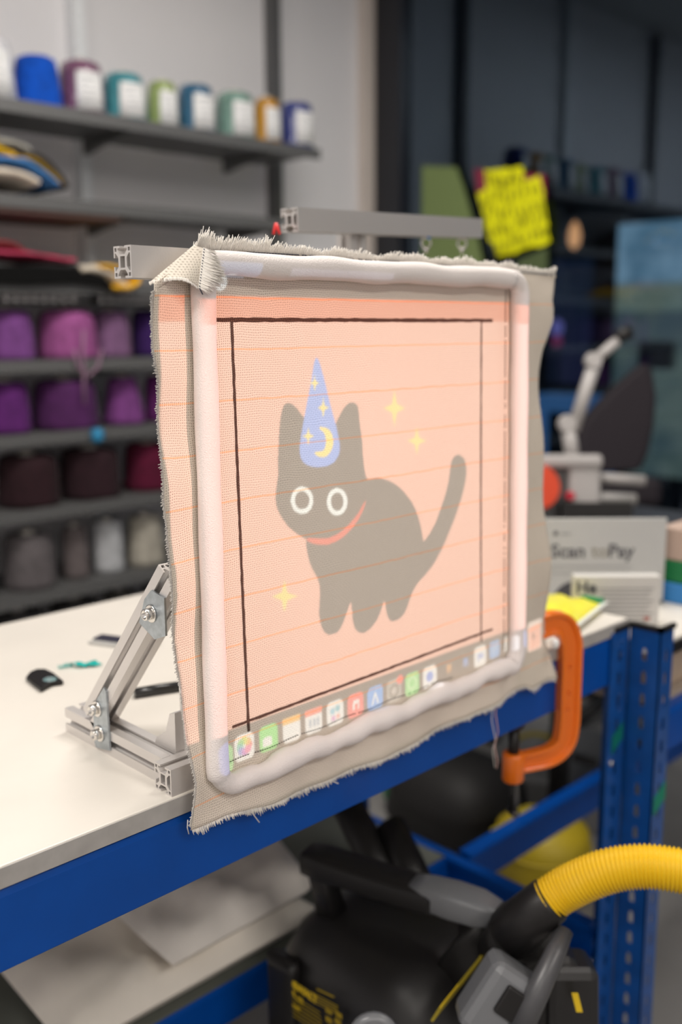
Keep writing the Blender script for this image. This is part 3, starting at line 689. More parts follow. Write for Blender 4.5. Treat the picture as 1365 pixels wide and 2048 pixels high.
for x in (BXc, 1.165):
    rail(st, 'base_rail', (x, .8415, .915), (x, 1.045, .915), (1, 0, 0), (0, 0, 1))
    p0 = Vector((x, .990, .932)); p1 = Vector((x, .822, 1.133))
    dd = (p1-p0).normalized()
    rail(st, 'brace', p0, p1, (1, 0, 0), (0, dd.z, -dd.y))
    # zinc plates with bolts
    xs = x-.0165
    c = Vector((xs, .958, .945))
    pl = [(.942, .908), (.972, .903), (.976, .912), (.972, .955), (.948, .982), (.944, .978)]
    o = part(st, 'joining_plate', M_zinc, MB().prism([pl], (xs-.0012, 0, 0), (0, 1, 0), (0, 0, 1), (1, 0, 0), .0024))
    bolt(st, (xs-.0014, .962, .923), (-1, 0, 0)); bolt(st, (xs-.0014, .965, .952), (-1, 0, 0))
    pl = [(.822, 1.110), (.822, 1.070), (.842, 1.062), (.870, 1.074), (.858, 1.102), (.845, 1.114)]
    part(st, 'joining_plate', M_zinc, MB().prism([pl], (xs-.0012, 0, 0), (0, 1, 0), (0, 0, 1), (1, 0, 0), .0024))
    bolt(st, (xs-.0014, .846, 1.089), (-1, 0, 0))
    # corner gusset between base rail and upright
    pl = [(.843, .9302), (.882, .9302), (.879, .937), (.861, .949), (.852, .972), (.8425, .975)]
    part(st, 'gusset', M_alu, MB().prism([pl], (x+.004, 0, 0), (0, 1, 0), (0, 0, 1), (1, 0, 0), .022))

# rear crossbar on its own post
rc = thing('crossbar_stand', 'aluminium crossbar on a post standing behind the cloth', 'stand', (1.03, 1.03, .9))
cL, cR = Vector((.897, 1.008, 1.5165)), Vector((1.339, 1.049, 1.536))
rail(rc, 'crossbar', cL, cR, (0.09, -1, 0), (0, 0, 1), ('-a', '+b', '-b'))
cm = cL+(cR-cL)*.315
rail(rc, 'post', (cm.x, cm.y+.012, .91), (cm.x, cm.y+.012, cm.z-.0155), (1, 0, 0), (0, 1, 0))
part(rc, 'base_plate', M_zinc, MB().box((cm.x-.05, cm.y-.05, .9), (cm.x+.05, cm.y+.06, .909)), bevel=.002)
def ring(p, r=.0075): return MB().tube([Vector(p)+Vector((r*math.cos(a)*.7, -r*math.cos(a)*.7, r*math.sin(a))) for a in [2*PI*i/16 for i in range(16)]], .0016, n=6, closed=True)
for px, py, d in ((853, 490, 1.55), (925, 491, 1.61)):
    p = atd(px, py-4, d); part(rc, 'hanging_ring', M_steel, ring(p).tube([p+Vector((0, 0, .007)), p+Vector((0, 0, .02))], .0018, n=6).lathe([(.001, -.005), (.005, 0), (.001, .005)], tuple(p+Vector((0, 0, -.010))), n=12))
part(rc, 'blue_bead', mat('blue_bead', (.02, .25, .75), .2), MB().lathe([(.0005, -.004), (.004, 0), (.0005, .004)], tuple(atd(858, 474, 1.545)), n=12))
pr = atd(554, 459, 1.29)
part(rc, 'red_clip', mat('red_clip', (.75, .03, .03), .5), MB().tube([pr+UP*.008-RT*.001, pr-UP*.006-RT*.004], .0022, n=6).tube([pr+UP*.008-RT*.001, pr-UP*.006+RT*.004], .0022, n=6))

# ------------------------------------------------------------------ the stretched cloth
IX0, IX1, IZ0, IZ1 = .600, 1.125, .915, 1.442
LB = [(1.46, .556), (1.445, .549), (1.419, .546), (1.358, .544), (1.330, .549), (1.262, .549), (1.214, .545), (1.184, .548), (1.128, .548), (1.044, .555), (.978, .561), (.917, .565), (.86, .556)]
RB = [(1.456, 1.214), (1.415, 1.203), (1.387, 1.210), (1.346, 1.199), (1.205, 1.195), (1.118, 1.200), (1.073, 1.204), (.943, 1.217), (.855, 1.228)]
BB = [(.545, .867), (.557, .866), (.600, .868), (.655, .860), (.715, .855), (.763, .854), (.822, .857), (.886, .853), (.945, .856), (.986, .861), (1.051, .861), (1.097, .863), (1.145, .867), (1.16, .858), (1.19, .862), (1.23, .855)]
TB = [(.55, 1.420), (.575, 1.437), (.60, 1.4525), (.669, 1.4545), (.97, 1.4535), (1.093, 1.452), (1.23, 1.447)]
def interp(T, x):
    T = sorted(T)
    if x <= T[0][0]: return T[0][1]
    for (a, va), (b, vb) in zip(T, T[1:]):
        if x <= b: return va+(vb-va)*(x-a)/(b-a)
    return T[-1][1]
def cloth_pt(a, b):
    """a,b nominal: inside rectangle = true coordinates; outside, stretched to the edges (a<IX0 -> 0..1 beyond)"""
    x = a; z = b
    if b < IZ0: z = IZ0+(b-IZ0)/.05*(IZ0-interp(BB, min(max(a, .55), 1.22)))
    if b > IZ1: z = IZ1+(b-IZ1)/.05*(interp(TB, min(max(a, .55), 1.22))-IZ1)
    if a < IX0 and z > 1.38: z = 1.38+(z-1.38)*(interp(TB, a)-1.38)/(1.4525-1.38) if b <= IZ1 else interp(TB, a)-(1.492-b)*.2
    if a < IX0: x = IX0+(a-IX0)/.05*(IX0-interp(LB, z))
    if a > IX1: x = IX1+(a-IX1)/.08*(interp(RB, z)-IX1)
    e = max(0, IZ0-b)/.05; l = max(0, IX0-a)/.05; r = max(0, a-IX1)/.08; t = max(0, b-IZ1)/.05
    y = yc(z)
    y += -e*.0045*(1+math.sin(x*31+.5)+.4*math.sin(x*77)) - e*.002
    y += -l*.004*(1+math.sin(z*23)) + l*.002*math.sin(z*60)
    y += r*.005*math.sin(z*34+1)+r*r*.006*math.sin(z*16)
    y += t*.003*math.sin(x*40)
    if e <= 0 and l <= 0 and r <= 0 and t <= 0: y += .0012*math.sin(x*19+1)*math.sin((z-.915)/(1.442-.915)*PI)
    return Vector((x, y, z))
As = [IX0-.05+.05*i/10 for i in range(10)]+[IX0+(IX1-IX0)*i/100 for i in range(101)]+[IX1+.08*i/14 for i in range(1, 15)]
Bs = [IZ0-.05+.05*i/10 for i in range(10)]+[IZ0+(IZ1-IZ0)*i/100 for i in range(101)]+[IZ1+.05*i/6 for i in range(1, 7)]
vs = [cloth_pt(a, b) for b in Bs for a in As]; nA = len(As)
fs = [(j*nA+i, j*nA+i+1, (j+1)*nA+i+1, (j+1)*nA+i) for j in range(len(Bs)-1) for i in range(nA-1)]
cl = thing('stretched_cloth', 'square of cream woven cloth stretched upright with a wizard-hat cat picture shining on it', 'cloth', (.88, .80, .86))
part(cl, 'woven_panel', M_cloth, MB().add(vs, fs, True), solid=.0009)

# fleece-covered round edge
def wob(t, s): return .0012*math.sin(t*9+s)+.0008*math.sin(t*23+s*2)
path = []; TX0, TX1, TZ0, TZ1, RC = .600, 1.1225, .9105, 1.4405, .022
def arc(cx, cz, a0, a1, n=7): return [(cx+RC*math.cos(a0+(a1-a0)*i/n), cz+RC*math.sin(a0+(a1-a0)*i/n)) for i in range(n+1)]
pts2 = []
def line(a, b, n): return [(a[0]+(b[0]-a[0])*i/n, a[1]+(b[1]-a[1])*i/n) for i in range(1, n)]
c1 = arc(TX1-RC, TZ1-RC, PI/2, 0); c2_ = arc(TX1-RC, TZ0+RC, 0, -PI/2); c3_ = arc(TX0+RC*.6, TZ0+RC*.6, -PI/2, -PI); c4 = [(TX0, TZ1)]
pts2 = c1+line(c1[-1], c2_[0], 40)+c2_+line(c2_[-1], c3_[0], 40)+c3_+line(c3_[-1], (TX0, TZ1-.004), 40)
tp = []; tr = []
for i, (x, z) in enumerate(pts2):
    bottom = z < TZ0+.004
    zz = z+(wob(x*6, 1)*1.6 if bottom else 0); rr = .0122+(.0012*math.sin(x*46+1)+.0009*math.sin(x*113) if bottom else .0004*math.sin(z*50))
    tp.append(Vector((x, yc(zz)-.0115, zz))); tr.append(rr)
part(cl, 'fleece_edge', M_foam, MB().tube(tp, tr, n=18))
tl = [(TX0-.004+(TX1-RC-(TX0-.004))*i/46, TZ1+.001*math.sin(i*.5)) for i in range(47)]
part(cl, 'fleece_edge', M_foam, MB().tube([Vector((x, yc(z)-.0125, z)) for x, z in tl], [.0105+.0022*min(1, i/5)+.0005*math.sin(i*.9) for i in range(47)], n=18))

# marker lines (drawn on the weave)
def strip(p, q, w, off=-.0009, seed=0, n=60):
    r = random.Random(seed); p, q = Vector((p[0], 0, p[1])), Vector((q[0], 0, q[1])); d = (q-p).normalized(); nn = Vector((-d.z, 0, d.x)); vs = []; fs = []
    for i in range(n+1):
        t = i/n; c = p+(q-p)*t
        for s in (-1, 1):
            v = c+nn*s*w*.5*(1+r.uniform(-.22, .22)); v.y = cloth_pt(v.x, v.z).y+off; vs.append(v)
    for i in range(n): fs.append((2*i, 2*i+2, 2*i+3, 2*i+1))
    return MB().add(vs, fs, True)
def frp(px, py): p = fr(px, py); return (p.x, p.z)
for i, (a, b, w_) in enumerate([((.608, 1.3865), (1.077, 1.3865), .0042), ((.642, 1.389), (.643, .947), .0034), ((1.0535, 1.388), (1.0535, .9545), .0026), ((.621, .9585), (1.079, .9665), .0032)]):
    part(cl, 'marker_line', M_mark, strip(a, b, w_, seed=i))
def stitches(line_fn, n, ln, w, name, m, off=-.002):
    mb = MB()
    for i in range(n):
        if random.random() < .12: continue
        p, q = line_fn(i/n), line_fn((i+ln)/n); p = Vector(p)+Vector((0, off, 0)); q = Vector(q)+Vector((0, off, 0))
        mb.tube([p, (p+q)/2+Vector((0, -.0005, 0)), q], w, n=5)
    return part(cl, name, m, mb)
def cp(a, b, o=0): v = cloth_pt(a, b); v.y += o; return v
stitches(lambda t: cp(1.1045, 1.425-t*.495), 130, .62, .00065, 'seam', mat('brown_seam', (.07, .05, .035), .8), -.0012)
stitches(lambda t: cp(.612+t*.38, .9210+.0010*math.sin(t*30)), 110, .5, .00055, 'seam', mat('brown_seam2', (.06, .05, .04), .8), -.0012)
stitches(lambda t: cp(.595+t*.60, 1.4915, -.002), 170, .8, .0006, 'seam', M_stitch, -.001)

# frayed fringes
def fringe(ptfn, dirfn, n, lfn, rad, name, m, seed, parent=None, parts=None):
    r = random.Random(seed); mb = MB()
    for i in range(n):
        t = (i+r.random())/n; p = Vector(ptfn(t)); d = Vector(dirfn(t, r)).normalized(); L = lfn(t, r)
        side = Vector((r.uniform(-.35, .35), r.uniform(-.55, .1), r.uniform(-.35, .35)))
        q1 = p+d*L*.5+side*L*.16; q2 = p+d*L+side*L*.55
        mb.tube([p-d*.0015, q1, q2], [rad, rad, rad*.6], n=4)
    o = part(cl, name, m, mb); o['kind'] = 'stuff'; return o
def clump(t): return .5+.5*math.sin(t*61)*math.sin(t*23+1)
fringe(lambda t: cp(.590+t*.612, IZ1+.05, -.0005*random.random()), lambda t, r: (.1*math.sin(t*80)+.15, -.15+.1*math.sin(t*50), 1), 1500,
       lambda t, r: (.0065+.006*clump(t))*(1.5 if t < .17 and t > .02 else .95)*r.uniform(.7, 1.15), .00050, 'top_fringe', M_clothf, 11)
fringe(lambda t: cp(IX0-.05, 1.44-t*.57), lambda t, r: (-1, -.4, .1*math.sin(t*40)), 900, lambda t, r: r.uniform(.002, .0045)*(1+.5*clump(t)), .00050, 'side_fringe', mat('grey_thread', (.60, .57, .53), .9), 12)
fringe(lambda t: cp(.552+t*.65, IZ0-.05), lambda t, r: (.1, -.3, -1), 800, lambda t, r: r.uniform(.0015, .004)*(1+1.2*clump(t*1.3)), .00045, 'bottom_fringe', M_clothf, 13)
fringe(lambda t: cp(IX1+.08, 1.44-t*.57), lambda t, r: (1, -.2, 0), 350, lambda t, r: r.uniform(.001, .002), .0004, 'side_fringe', M_clothf, 14)
# loose threads
for pts in ([fr(487, 1612), fr(500, 1625)+Vector((0, -.006, 0)), fr(510, 1640)+Vector((0, -.008, 0))],
            [fr(660, 1560), fr(668, 1563)+Vector((0, -.008, 0))],
            [fr(376, 1640), fr(375, 1655), fr(378, 1668)],
            [fr(988, 1398), fr(984, 1440), fr(992, 1480), fr(986, 1500), fr(990, 1535)]):
    part(cl, 'loose_thread', M_clothf, MB().tube(pts, .0006, n=5))
part(cl, 'loose_thread', mat('pinkish_thread', (.60, .38, .34), .9), MB().tube([fr(990, 1400)+Vector((0, -.003, 0)), fr(986, 1425)+Vector((0, -.005, 0)), fr(991, 1460)+Vector((0, -.005, 0)), fr(984, 1490)+Vector((0, -.005, 0)), fr(990, 1520)+Vector((0, -.005, 0)), fr(988, 1535)+Vector((0, -.005, 0))], .0008, n=5))

# folded top-left corner
def lerp(a, b, t): return a+(b-a)*t
A = fr(376, 492)+Vector((0, -.010, 0)); B = fr(303, 566)+Vector((0, .004, 0)); Cc = fr(366, 578)+Vector((0, -.026, 0)); Dd = fr(378, 500)+Vector((0, -.024, 0))
vs = []; fs = []; K = 14
for j in range(K+1):
    for i in range(K+1):
        s, t = i/K, j/K
        p = lerp(lerp(A, Dd, s), lerp(B, Cc, s), t)
        p = p+Vector((0, -.010*math.sin(s*PI)*t, .006*math.sin(s*PI)*t*t)); vs.append(p)
for j in range(K):
    for i in range(K): a = j*(K+1)+i; fs.append((a, a+1, a+K+2, a+K+1))
part(cl, 'folded_corner', weave_mat('cream_woven_cloth_back', (.70, .64, .55), (.30, .25, .2), lines=False), MB().add(vs, fs, True), solid=.0009)
fringe(lambda t: lerp(Dd, Cc, t)+Vector((0, -.001, 0)), lambda t, r: (.9, -.4, -.45), 260, lambda t, r: .020*(.55+.45*math.sin(t*PI))*r.uniform(.8, 1.1), .0005, 'corner_fringe', M_clothf, 15)
fringe(lambda t: lerp(A, Dd, .3)+Vector((.010*t, 0, 0)), lambda t, r: (.1, -.2, 1), 60, lambda t, r: .012*r.uniform(.8, 1.1), .0005, 'corner_fringe', M_clothf, 16)
fringe(lambda t: lerp(B, Cc, t)+Vector((0, -.010*math.sin(t*PI), .006*math.sin(t*PI))), lambda t, r: (-.1, -.3, -1), 70, lambda t, r: .002*r.uniform(.8, 1.3), .0005, 'corner_fringe', M_clothf, 17)
mb = MB()
for i in range(14):
    p = lerp(Dd, Cc, (i+.1)/14.)+Vector((-.001, -.0012, 0)); q = lerp(Dd, Cc, (i+.75)/14.)+Vector((.0006, -.0012, 0)); mb.tube([p, q], .0006, n=5)
part(cl, 'seam', M_stitch, mb)
part(cl, 'seam', M_stitch, MB().tube([Cc+Vector((0, -.001, 0)), Cc+Vector((.002, -.003, -.006))], .0006, n=5))

# ------------------------------------------------------------------ projector (in front of the cloth, outside the frame): lamp + colour slide
LP = Vector((.86, -.12, 1.24)); KS = .06
GX0, GX1, GZ0, GZ1, GS = .50, 1.26, .84, 1.50, .0011
gx = np.arange(GX0, GX1+GS/2, GS); gz = np.arange(GZ0, GZ1+GS/2, GS); XX, ZZ = np.meshgrid(gx, gz)
IMG = np.zeros((*XX.shape, 3)); IMG[:] = .0
def inside(P):
    P = np.array(P); r = np.zeros(XX.shape, bool); n = len(P)
    for i in range(n):
        x0, y0 = P[i]; x1, y1 = P[(i+1) % n]
        if y0 == y1: continue
        c = ((y0 > ZZ) != (y1 > ZZ)) & (XX < (x1-x0)*(ZZ-y0)/(y1-y0)+x0); r ^= c
    return r
def smoothpoly(P, it=2):
    for _ in range(it):
        Q = []
        for i in range(len(P)):
            a, b = P[i], P[(i+1) % len(P)]; Q += [(a[0]*.75+b[0]*.25, a[1]*.75+b[1]*.25), (a[0]*.25+b[0]*.75, a[1]*.25+b[1]*.75)]
        P = Q
    return P
def cc(pts): return [frp(500+x/2.73, 680+y/2.73) for x, y in pts]
def fill(P, c): IMG[inside(P)] = c
def rect(x0, z0, x1, z1, c): IMG[(XX > x0) & (XX < x1) & (ZZ > z0) & (ZZ < z1)] = c
def rrect(x, z, w_, h, c, r=.006):
    dx = np.maximum(np.abs(XX-x)-w_/2+r, 0); dy = np.maximum(np.abs(ZZ-z)-h/2+r, 0); IMG[(dx*dx+dy*dy) < r*r] = c
def disc(x, z, r, c): IMG[(XX-x)**2+(ZZ-z)**2 < r*r] = c
PEACH = (.90, .49, .42)
rect(.55, .86, 1.134, 1.428, (.07, .05, .06))          # screen area: grey bars top and bottom
# left boundary follows the lit strip of the flap
rect(.55, .9555, 1.134, 1.4105, (.78, .20, .10)); rect(.55, .9555, 1.134, 1.3845, PEACH)
CAT = [(215,340),(250,362),(285,410),(320,450),(400,500),(455,480),(475,440),(500,385),(530,345),(560,338),(585,355),(592,400),(598,480),(607,520),(612,620),(620,700),(632,762),(660,755),(700,752),(750,765),(800,792),(840,830),(880,880),(910,940),(928,1000),(940,1060),(946,1108),(980,1060),(1015,1000),(1040,930),(1065,860),(1085,790),(1095,720),(1100,670),(1115,640),(1140,624),(1168,640),(1182,670),(1187,720),(1180,770),(1165,840),(1140,920),(1115,990),(1090,1050),(1060,1120),(1030,1180),(1000,1230),(960,1280),(920,1320),(890,1365),(870,1420),(850,1480),(825,1515),(795,1533),(765,1538),(745,1500),(737,1450),(733,1425),(728,1425),(715,1470),(700,1510),(670,1560),(640,1590),(605,1602),(575,1585),(560,1540),(555,1480),(552,1435),(545,1435),(530,1480),(510,1540),(485,1590),(455,1608),(430,1612),(400,1590),(383,1540),(378,1480),(382,1420),(383,1340),(365,1290),(335,1240),(318,1180),(308,1110),(312,1090),(290,1078),(240,1045),(195,1000),(165,950),(145,900),(142,850),(150,790),(158,740),(155,690),(158,600),(162,500),(170,420),(180,370),(195,347)]
fill(smoothpoly(cc(CAT), 1), (.055, .05, .06))
HAT = [(360,92),(372,105),(385,140),(410,230),(430,320),(450,400),(470,470),(488,560),(490,605),(475,650),(440,682),(380,697),(320,688),(285,660),(272,610),(278,540),(295,440),(315,330),(335,230),(348,130)]
fill(smoothpoly(cc(HAT), 1), (.18, .40, 1.1))
def star(cx, cy, hw, hh, c):
    P = []
    for k, (dx, dy) in enumerate([(0, -1), (.22, -.22), (1, 0), (.22, .22), (0, 1), (-.22, .22), (-1, 0), (-.22, -.22)]): P.append((cx+dx*hw, cy+dy*hh))
    fill(cc(P), c)
YS = (.96, .84, .22)
star(354, 236, 26, 50, YS); star(400, 370, 32, 56, YS); star(320, 525, 33, 50, YS)
star(786, 372, 60, 102, YS); star(910, 550, 54, 76, YS); star(192, 1400, 72, 88, YS)
MOON = [(378,475),(415,475),(445,505),(457,555),(445,605),(415,640),(380,642),(355,622),(356,608),(385,612),(405,600),(415,570),(413,530),(400,500),(378,485)]
fill(smoothpoly(cc(MOON), 1), YS)
def ell(cx, cy, rx, ry, c): fill(cc([(cx+rx*math.cos(2*PI*k/28), cy+ry*math.sin(2*PI*k/28)) for k in range(28)]), c)
ell(287, 875, 61, 75, (.85, 1, 1.1)); ell(287, 875, 39, 50, (.055, .05, .06)); ell(475, 883, 55, 75, (.85, 1, 1.1)); ell(475, 883, 34, 50, (.055, .05, .06))
fill(smoothpoly(cc([(628,872),(624,905),(603,955),(570,1010),(520,1065),(470,1102),(415,1120),(360,1116),(318,1102),(310,1080),(350,1082),(400,1085),(450,1075),(500,1045),(545,1000),(585,950),(610,905)]), 1), (.78, .06, .03))
# dock of app tiles
WH = (.85, .95, 1.05)
rect(.552, .90, 1.134, .9555, (.07, .06, .07))
def tile(i, c, w_=.027): x = .6365+.0343*i; rrect(x, .931, w_, .030, c, .007); return x
rrect(.589, .930, .020, .036, (.13, .18, .48), .008); rrect(.612, .925, .016, .03, (.25, .75, .30), .006)
x = tile(0, WH)
for k in range(8):
    a = k*PI/4; disc(x+.0065*math.cos(a), .932+.0065*math.sin(a), .0045, [(.9,.2,.2),(.9,.5,.1),(.7,.8,.1),(.2,.7,.2),(.1,.6,.6),(.2,.3,.9),(.6,.2,.8),(.9,.2,.5)][k])
x = tile(1, (.15, .85, .18)); rrect(x-.002, .927, .014, .011, WH, .003)
x = tile(2, WH); rect(x-.0130, .9385, x+.0130, .9462, (.95, .55, .08))
x = tile(3, WH); rect(x-.0130, .9385, x+.0130, .9462, (.95, .20, .15))
for q in (-.006, .001, .006): rrect(x+q, .929, .0045, .010, (.40, .55, .75), .001)
x = tile(4, WH); disc(x-.004, .934, .004, (.15, .6, .9)); disc(x+.004, .936, .004, (.1, .55, .75)); disc(x-.003, .925, .0035, (.7, .35, .8)); disc(x+.005, .926, .003, (.9, .4, .4))
x = tile(5, (.90, .10, .12)); rrect(x+.001, .935, .010, .004, WH, .001); rrect(x-.003, .930, .003, .009, WH, .001); rrect(x+.005, .930, .003, .009, WH, .001)
x = tile(6, (.05, .40, 1.1)); fill([(x-.007, .923), (x, .940), (x+.007, .923), (x+.004, .923), (x, .934), (x-.004, .923)], WH)
x = tile(7, (.38, .40, .42)); disc(x, .931, .009, (.15, .16, .17)); disc(x, .931, .005, (.5, .5, .52)); disc(x+.011, .943, .006, (.95, .1, .1))
x = tile(8, (.20, .80, .25)); disc(x, .932, .009, (.55, .95, .55)); disc(x, .932, .006, (.20, .80, .25))
x = tile(9, WH); disc(x, .932, .007, (.10, .30, 1.0))
x = .6365+.0343*10.15; put = [(x, (.75, .35, .10)), (x+.035, (.10, .35, .95))]
for xx, c in put: rrect(xx-.003, .933, .0035, .012, c, .001); rrect(xx+.003, .933, .0035, .012, c, .001); rrect(xx, .936, .007, .003, c, .001)
x = .6365+.0343*12.1; rrect(x, .934, .026, .028, WH, .005); rrect(x-.004, .933, .003, .012, (.2, .4, 1), .001); rrect(x+.003, .934, .008, .007, (.2, .4, 1), .002)
x = .6365+.0343*13.05; rrect(x, .936, .024, .024, (.08, .40, .95), .005); rrect(x-.004, .936, .003, .010, (.5, .7, 1), .001); rrect(x+.003, .938, .006, .006, (.5, .7, 1), .001)
x = 1.113; rrect(x, .937, .014, .022, WH, .004)
rrect(1.138, .940, .018, .026, (.30, .45, 1.0), .004)
rrect(1.186, .934, .040, .044, (1.1, 1.0, 1.0), .005); rrect(1.186, .931, .034, .036, (1.2, .60, .50), .004); rrect(1.183, .933, .006, .008, (.1, .1, .12), .001)
rect(.598, 1.428, .66, 1.448, (.10, .16, .28)); disc(.628, 1.425, .010, (.55, .70, .85)); rect(.70, 1.436, .86, 1.444, (.12, .12, .16))
IMG[XX < .5465+np.clip((1.25-ZZ)/.3, 0, 1)*.012] = 0
# soft lens blur
for _ in range(2):
    J = IMG.copy(); J[1:-1, 1:-1] = (IMG[1:-1, 1:-1]*4+(IMG[:-2, 1:-1]+IMG[2:, 1:-1]+IMG[1:-1, :-2]+IMG[1:-1, 2:]))/8; IMG = J
IMG[0] = IMG[-1] = 0; IMG[:, 0] = IMG[:, -1] = 0
PJ = thing('projector', 'black projector out of shot facing the cloth', 'projector', tuple(LP))
P3 = np.stack([XX, .80+.0246*(ZZ-.9), ZZ], -1).reshape(-1, 3); Ln = np.array(LP); V = Ln+(P3-Ln)*KS
h_, w__ = XX.shape
idx = np.arange(h_*w__).reshape(h_, w__)
F4 = np.stack([idx[:-1, :-1], idx[:-1, 1:], idx[1:, 1:], idx[1:, :-1]], -1).reshape(-1, 4)
me = bpy.data.meshes.new('slide'); me.vertices.add(len(V)); me.vertices.foreach_set('co', V.astype(np.float32).ravel())
me.loops.add(F4.size); me.loops.foreach_set('vertex_index', F4.astype(np.int32).ravel())
me.polygons.add(len(F4)); me.polygons.foreach_set('loop_start', np.arange(0, F4.size, 4, dtype=np.int32)); me.polygons.foreach_set('loop_total', np.full(len(F4), 4, np.int32))
me.update()
ca = me.color_attributes.new('film', 'FLOAT_COLOR', 'POINT'); ca.data.foreach_set('color', np.concatenate([IMG.reshape(-1, 3), np.ones((len(V), 1))], 1).astype(np.float32).ravel())
sm = bpy.data.materials.new('slide_film'); sm.use_nodes = True; nt = sm.node_tree; nt.nodes.clear()
oo = nt.nodes.new('ShaderNodeOutputMaterial'); tt = nt.nodes.new('ShaderNodeBsdfTransparent'); aa = nt.nodes.new('ShaderNodeAttribute'); aa.attribute_name = 'film'
nt.links.new(aa.outputs['Color'], tt.inputs[0]); nt.links.new(tt.outputs[0], oo.inputs[0]); me.materials.append(sm)
so = bpy.data.objects.new('slide', me); COL.objects.link(so); so.parent = PJ; so.matrix_parent_inverse = Matrix.Translation(-LP)
cor = [Vector(V[idx[j, i]]) for j, i in ((0, 0), (0, -1), (-1, -1), (-1, 0))]
back = [Vector((c.x, LP.y-.05, c.z)) for c in cor]; big = .06
hs = MB().add(cor+back, [(0, 1, 5, 4), (1, 2, 6, 5), (2, 3, 7, 6), (3, 0, 4, 7), (4, 5, 6, 7)])
part(PJ, 'housing', M_blk, hs)
pl_ = bpy.data.lights.new('projector_lamp', 'SPOT'); pl_.energy = 40; pl_.spot_size = math.radians(75); pl_.spot_blend = .1; pl_.shadow_soft_size = .0
po = bpy.data.objects.new('projector_lamp', pl_); COL.objects.link(po); po.location = LP; po.rotation_euler = Vector((0, 1, -.05)).to_track_quat('-Z', 'Y').to_euler()

# ------------------------------------------------------------------ clamp
ck = thing('g_clamp', 'orange cast-iron G-clamp gripping the bench edge beside the cloth', 'clamp', (1.21, .77, .72))
bs = at(1027, 1537, 1, .832); spn = at(1137, 1400, 1, .796)
hd = Vector((spn.x-bs.x, spn.y-bs.y, 0)); thr = hd.length; hd.normalize(); hp = Vector((hd.y, -hd.x, 0))
def cpnt(s, z): return Vector((bs.x, bs.y, 0))+hd*s+Vector((0, 0, z))
zb_, zt_ = bs.z+.008, at(1110, 1230, 1, .80).z-.019
pth = [(0.0, zb_), (thr*.35, zb_+.0), (thr*.7, zb_+.003), (thr*.93, zb_+.018), (thr, zb_+.05), (thr, zb_+.10), (thr, zt_-.06), (thr*.985, zt_-.03), (thr*.86, zt_-.004), (thr*.66, zt_+.003), (thr*.40, zt_), (thr*.1, zt_-.003)]
# catmull refine
ref = []
for i in range(len(pth)-1):
    p0, p1, p2, p3 = [Vector(pth[max(0, min(len(pth)-1, i+k))]) for k in (-1, 0, 1, 2)]
    for s in range(5):
        t = s/5; ref.append(.5*((2*p1)+(-p0+p2)*t+(2*p0-5*p1+4*p2-p3)*t*t+(-p0+3*p1-3*p2+p3)*t**3))
ref.append(Vector(pth[-1]))
def csweep(sec, scale=lambda t: 1):
    vs = []; n = len(sec); m = len(ref)
    for i, p in enumerate(ref):
        t = (ref[min(i+1, m-1)]-ref[max(i-1, 0)]).normalized(); nn = Vector((t.y, -t.x)); k = scale(i/(m-1))
        for a, b in sec: q = p+nn*a*k; vs.append(cpnt(q.x, q.y)+hp*b)
    fs = [(i*n+k, i*n+(k+1) % n, (i+1)*n+(k+1) % n, (i+1)*n+k) for i in range(m-1) for k in range(n)]
    fs += [tuple(range(n))[::-1], tuple((m-1)*n+k for k in range(n))]
    return MB().add(vs, fs)
sec = [(-.018, -.0095), (-.018, .0095), (-.011, .0095), (-.009, .0028), (.009, .0028), (.011, .0095), (.018, .0095), (.018, -.0095), (.011, -.0095), (.009, -.0028), (-.009, -.0028), (-.011, -.0095)]
part(ck, 'frame', M_orange, csweep(sec, lambda t: 1.0 if t > .3 else .78+.2*t/.3), bevel=.0018)
bz = Vector((bs.x, bs.y, 0))
part(ck, 'screw_boss', M_orange, MB().lathe([(.0145, bs.z-.020), (.017, bs.z-.016), (.017, bs.z+.022), (.0155, bs.z+.026)], (bs.x, bs.y, 0), n=28))
scr = MB().tube([bz+Vector((0, 0, bs.z-.075)), bz+Vector((0, 0, bs.z-.01))], .0045, n=16).tube([bz+Vector((0, 0, bs.z+.01)), bz+Vector((0, 0, .782))], .0085, n=16)
sc_ = part(ck, 'screw', M_blk, scr)
part(ck, 'pad', M_blk, MB().lathe([(.012, .782), (.015, .786), (.015, .7925)], (bs.x, bs.y, 0), n=20))
part(ck, 'handle', mat('dark_steel_rod', (.10, .09, .09), .35, .8), MB().tube([bz+hp*.012+Vector((0, 0, bs.z-.072)), bz-hp*.012+Vector((0, 0, bs.z-.072))], .004, n=10))
part(ck, 'jaw_pad', M_blk, MB().lathe([(.013, .931), (.013, zt_-.022), (.01, zt_-.016)], tuple(Vector((cpnt(thr*.12, 0).x, cpnt(thr*.12, 0).y, 0))), n=18))
for s_, z_ in ((thr, .868), (thr, .825), (thr-.002, .80)):
    part(ck, 'cast_mark', M_orange, MB().lathe([(.003, 0), (.0025, .0012), (.0005, .0018)], tuple(cpnt(s_, z_)+hp*.0042*(1 if hp.dot(FW) < 0 else -1)), axis=tuple(hp if hp.dot(FW) < 0 else -hp), n=10))
tag(MB().lathe([(.001, -.007), (.006, -.004), (.0065, .003), (.004, .008), (.001, .009)], tuple(fr(1100, 1287)+Vector((.002, -.008, 0))), n=14).build('cord_toggle', M_white), 'tiny white toggle between the cloth corner and the clamp', 'toggle')

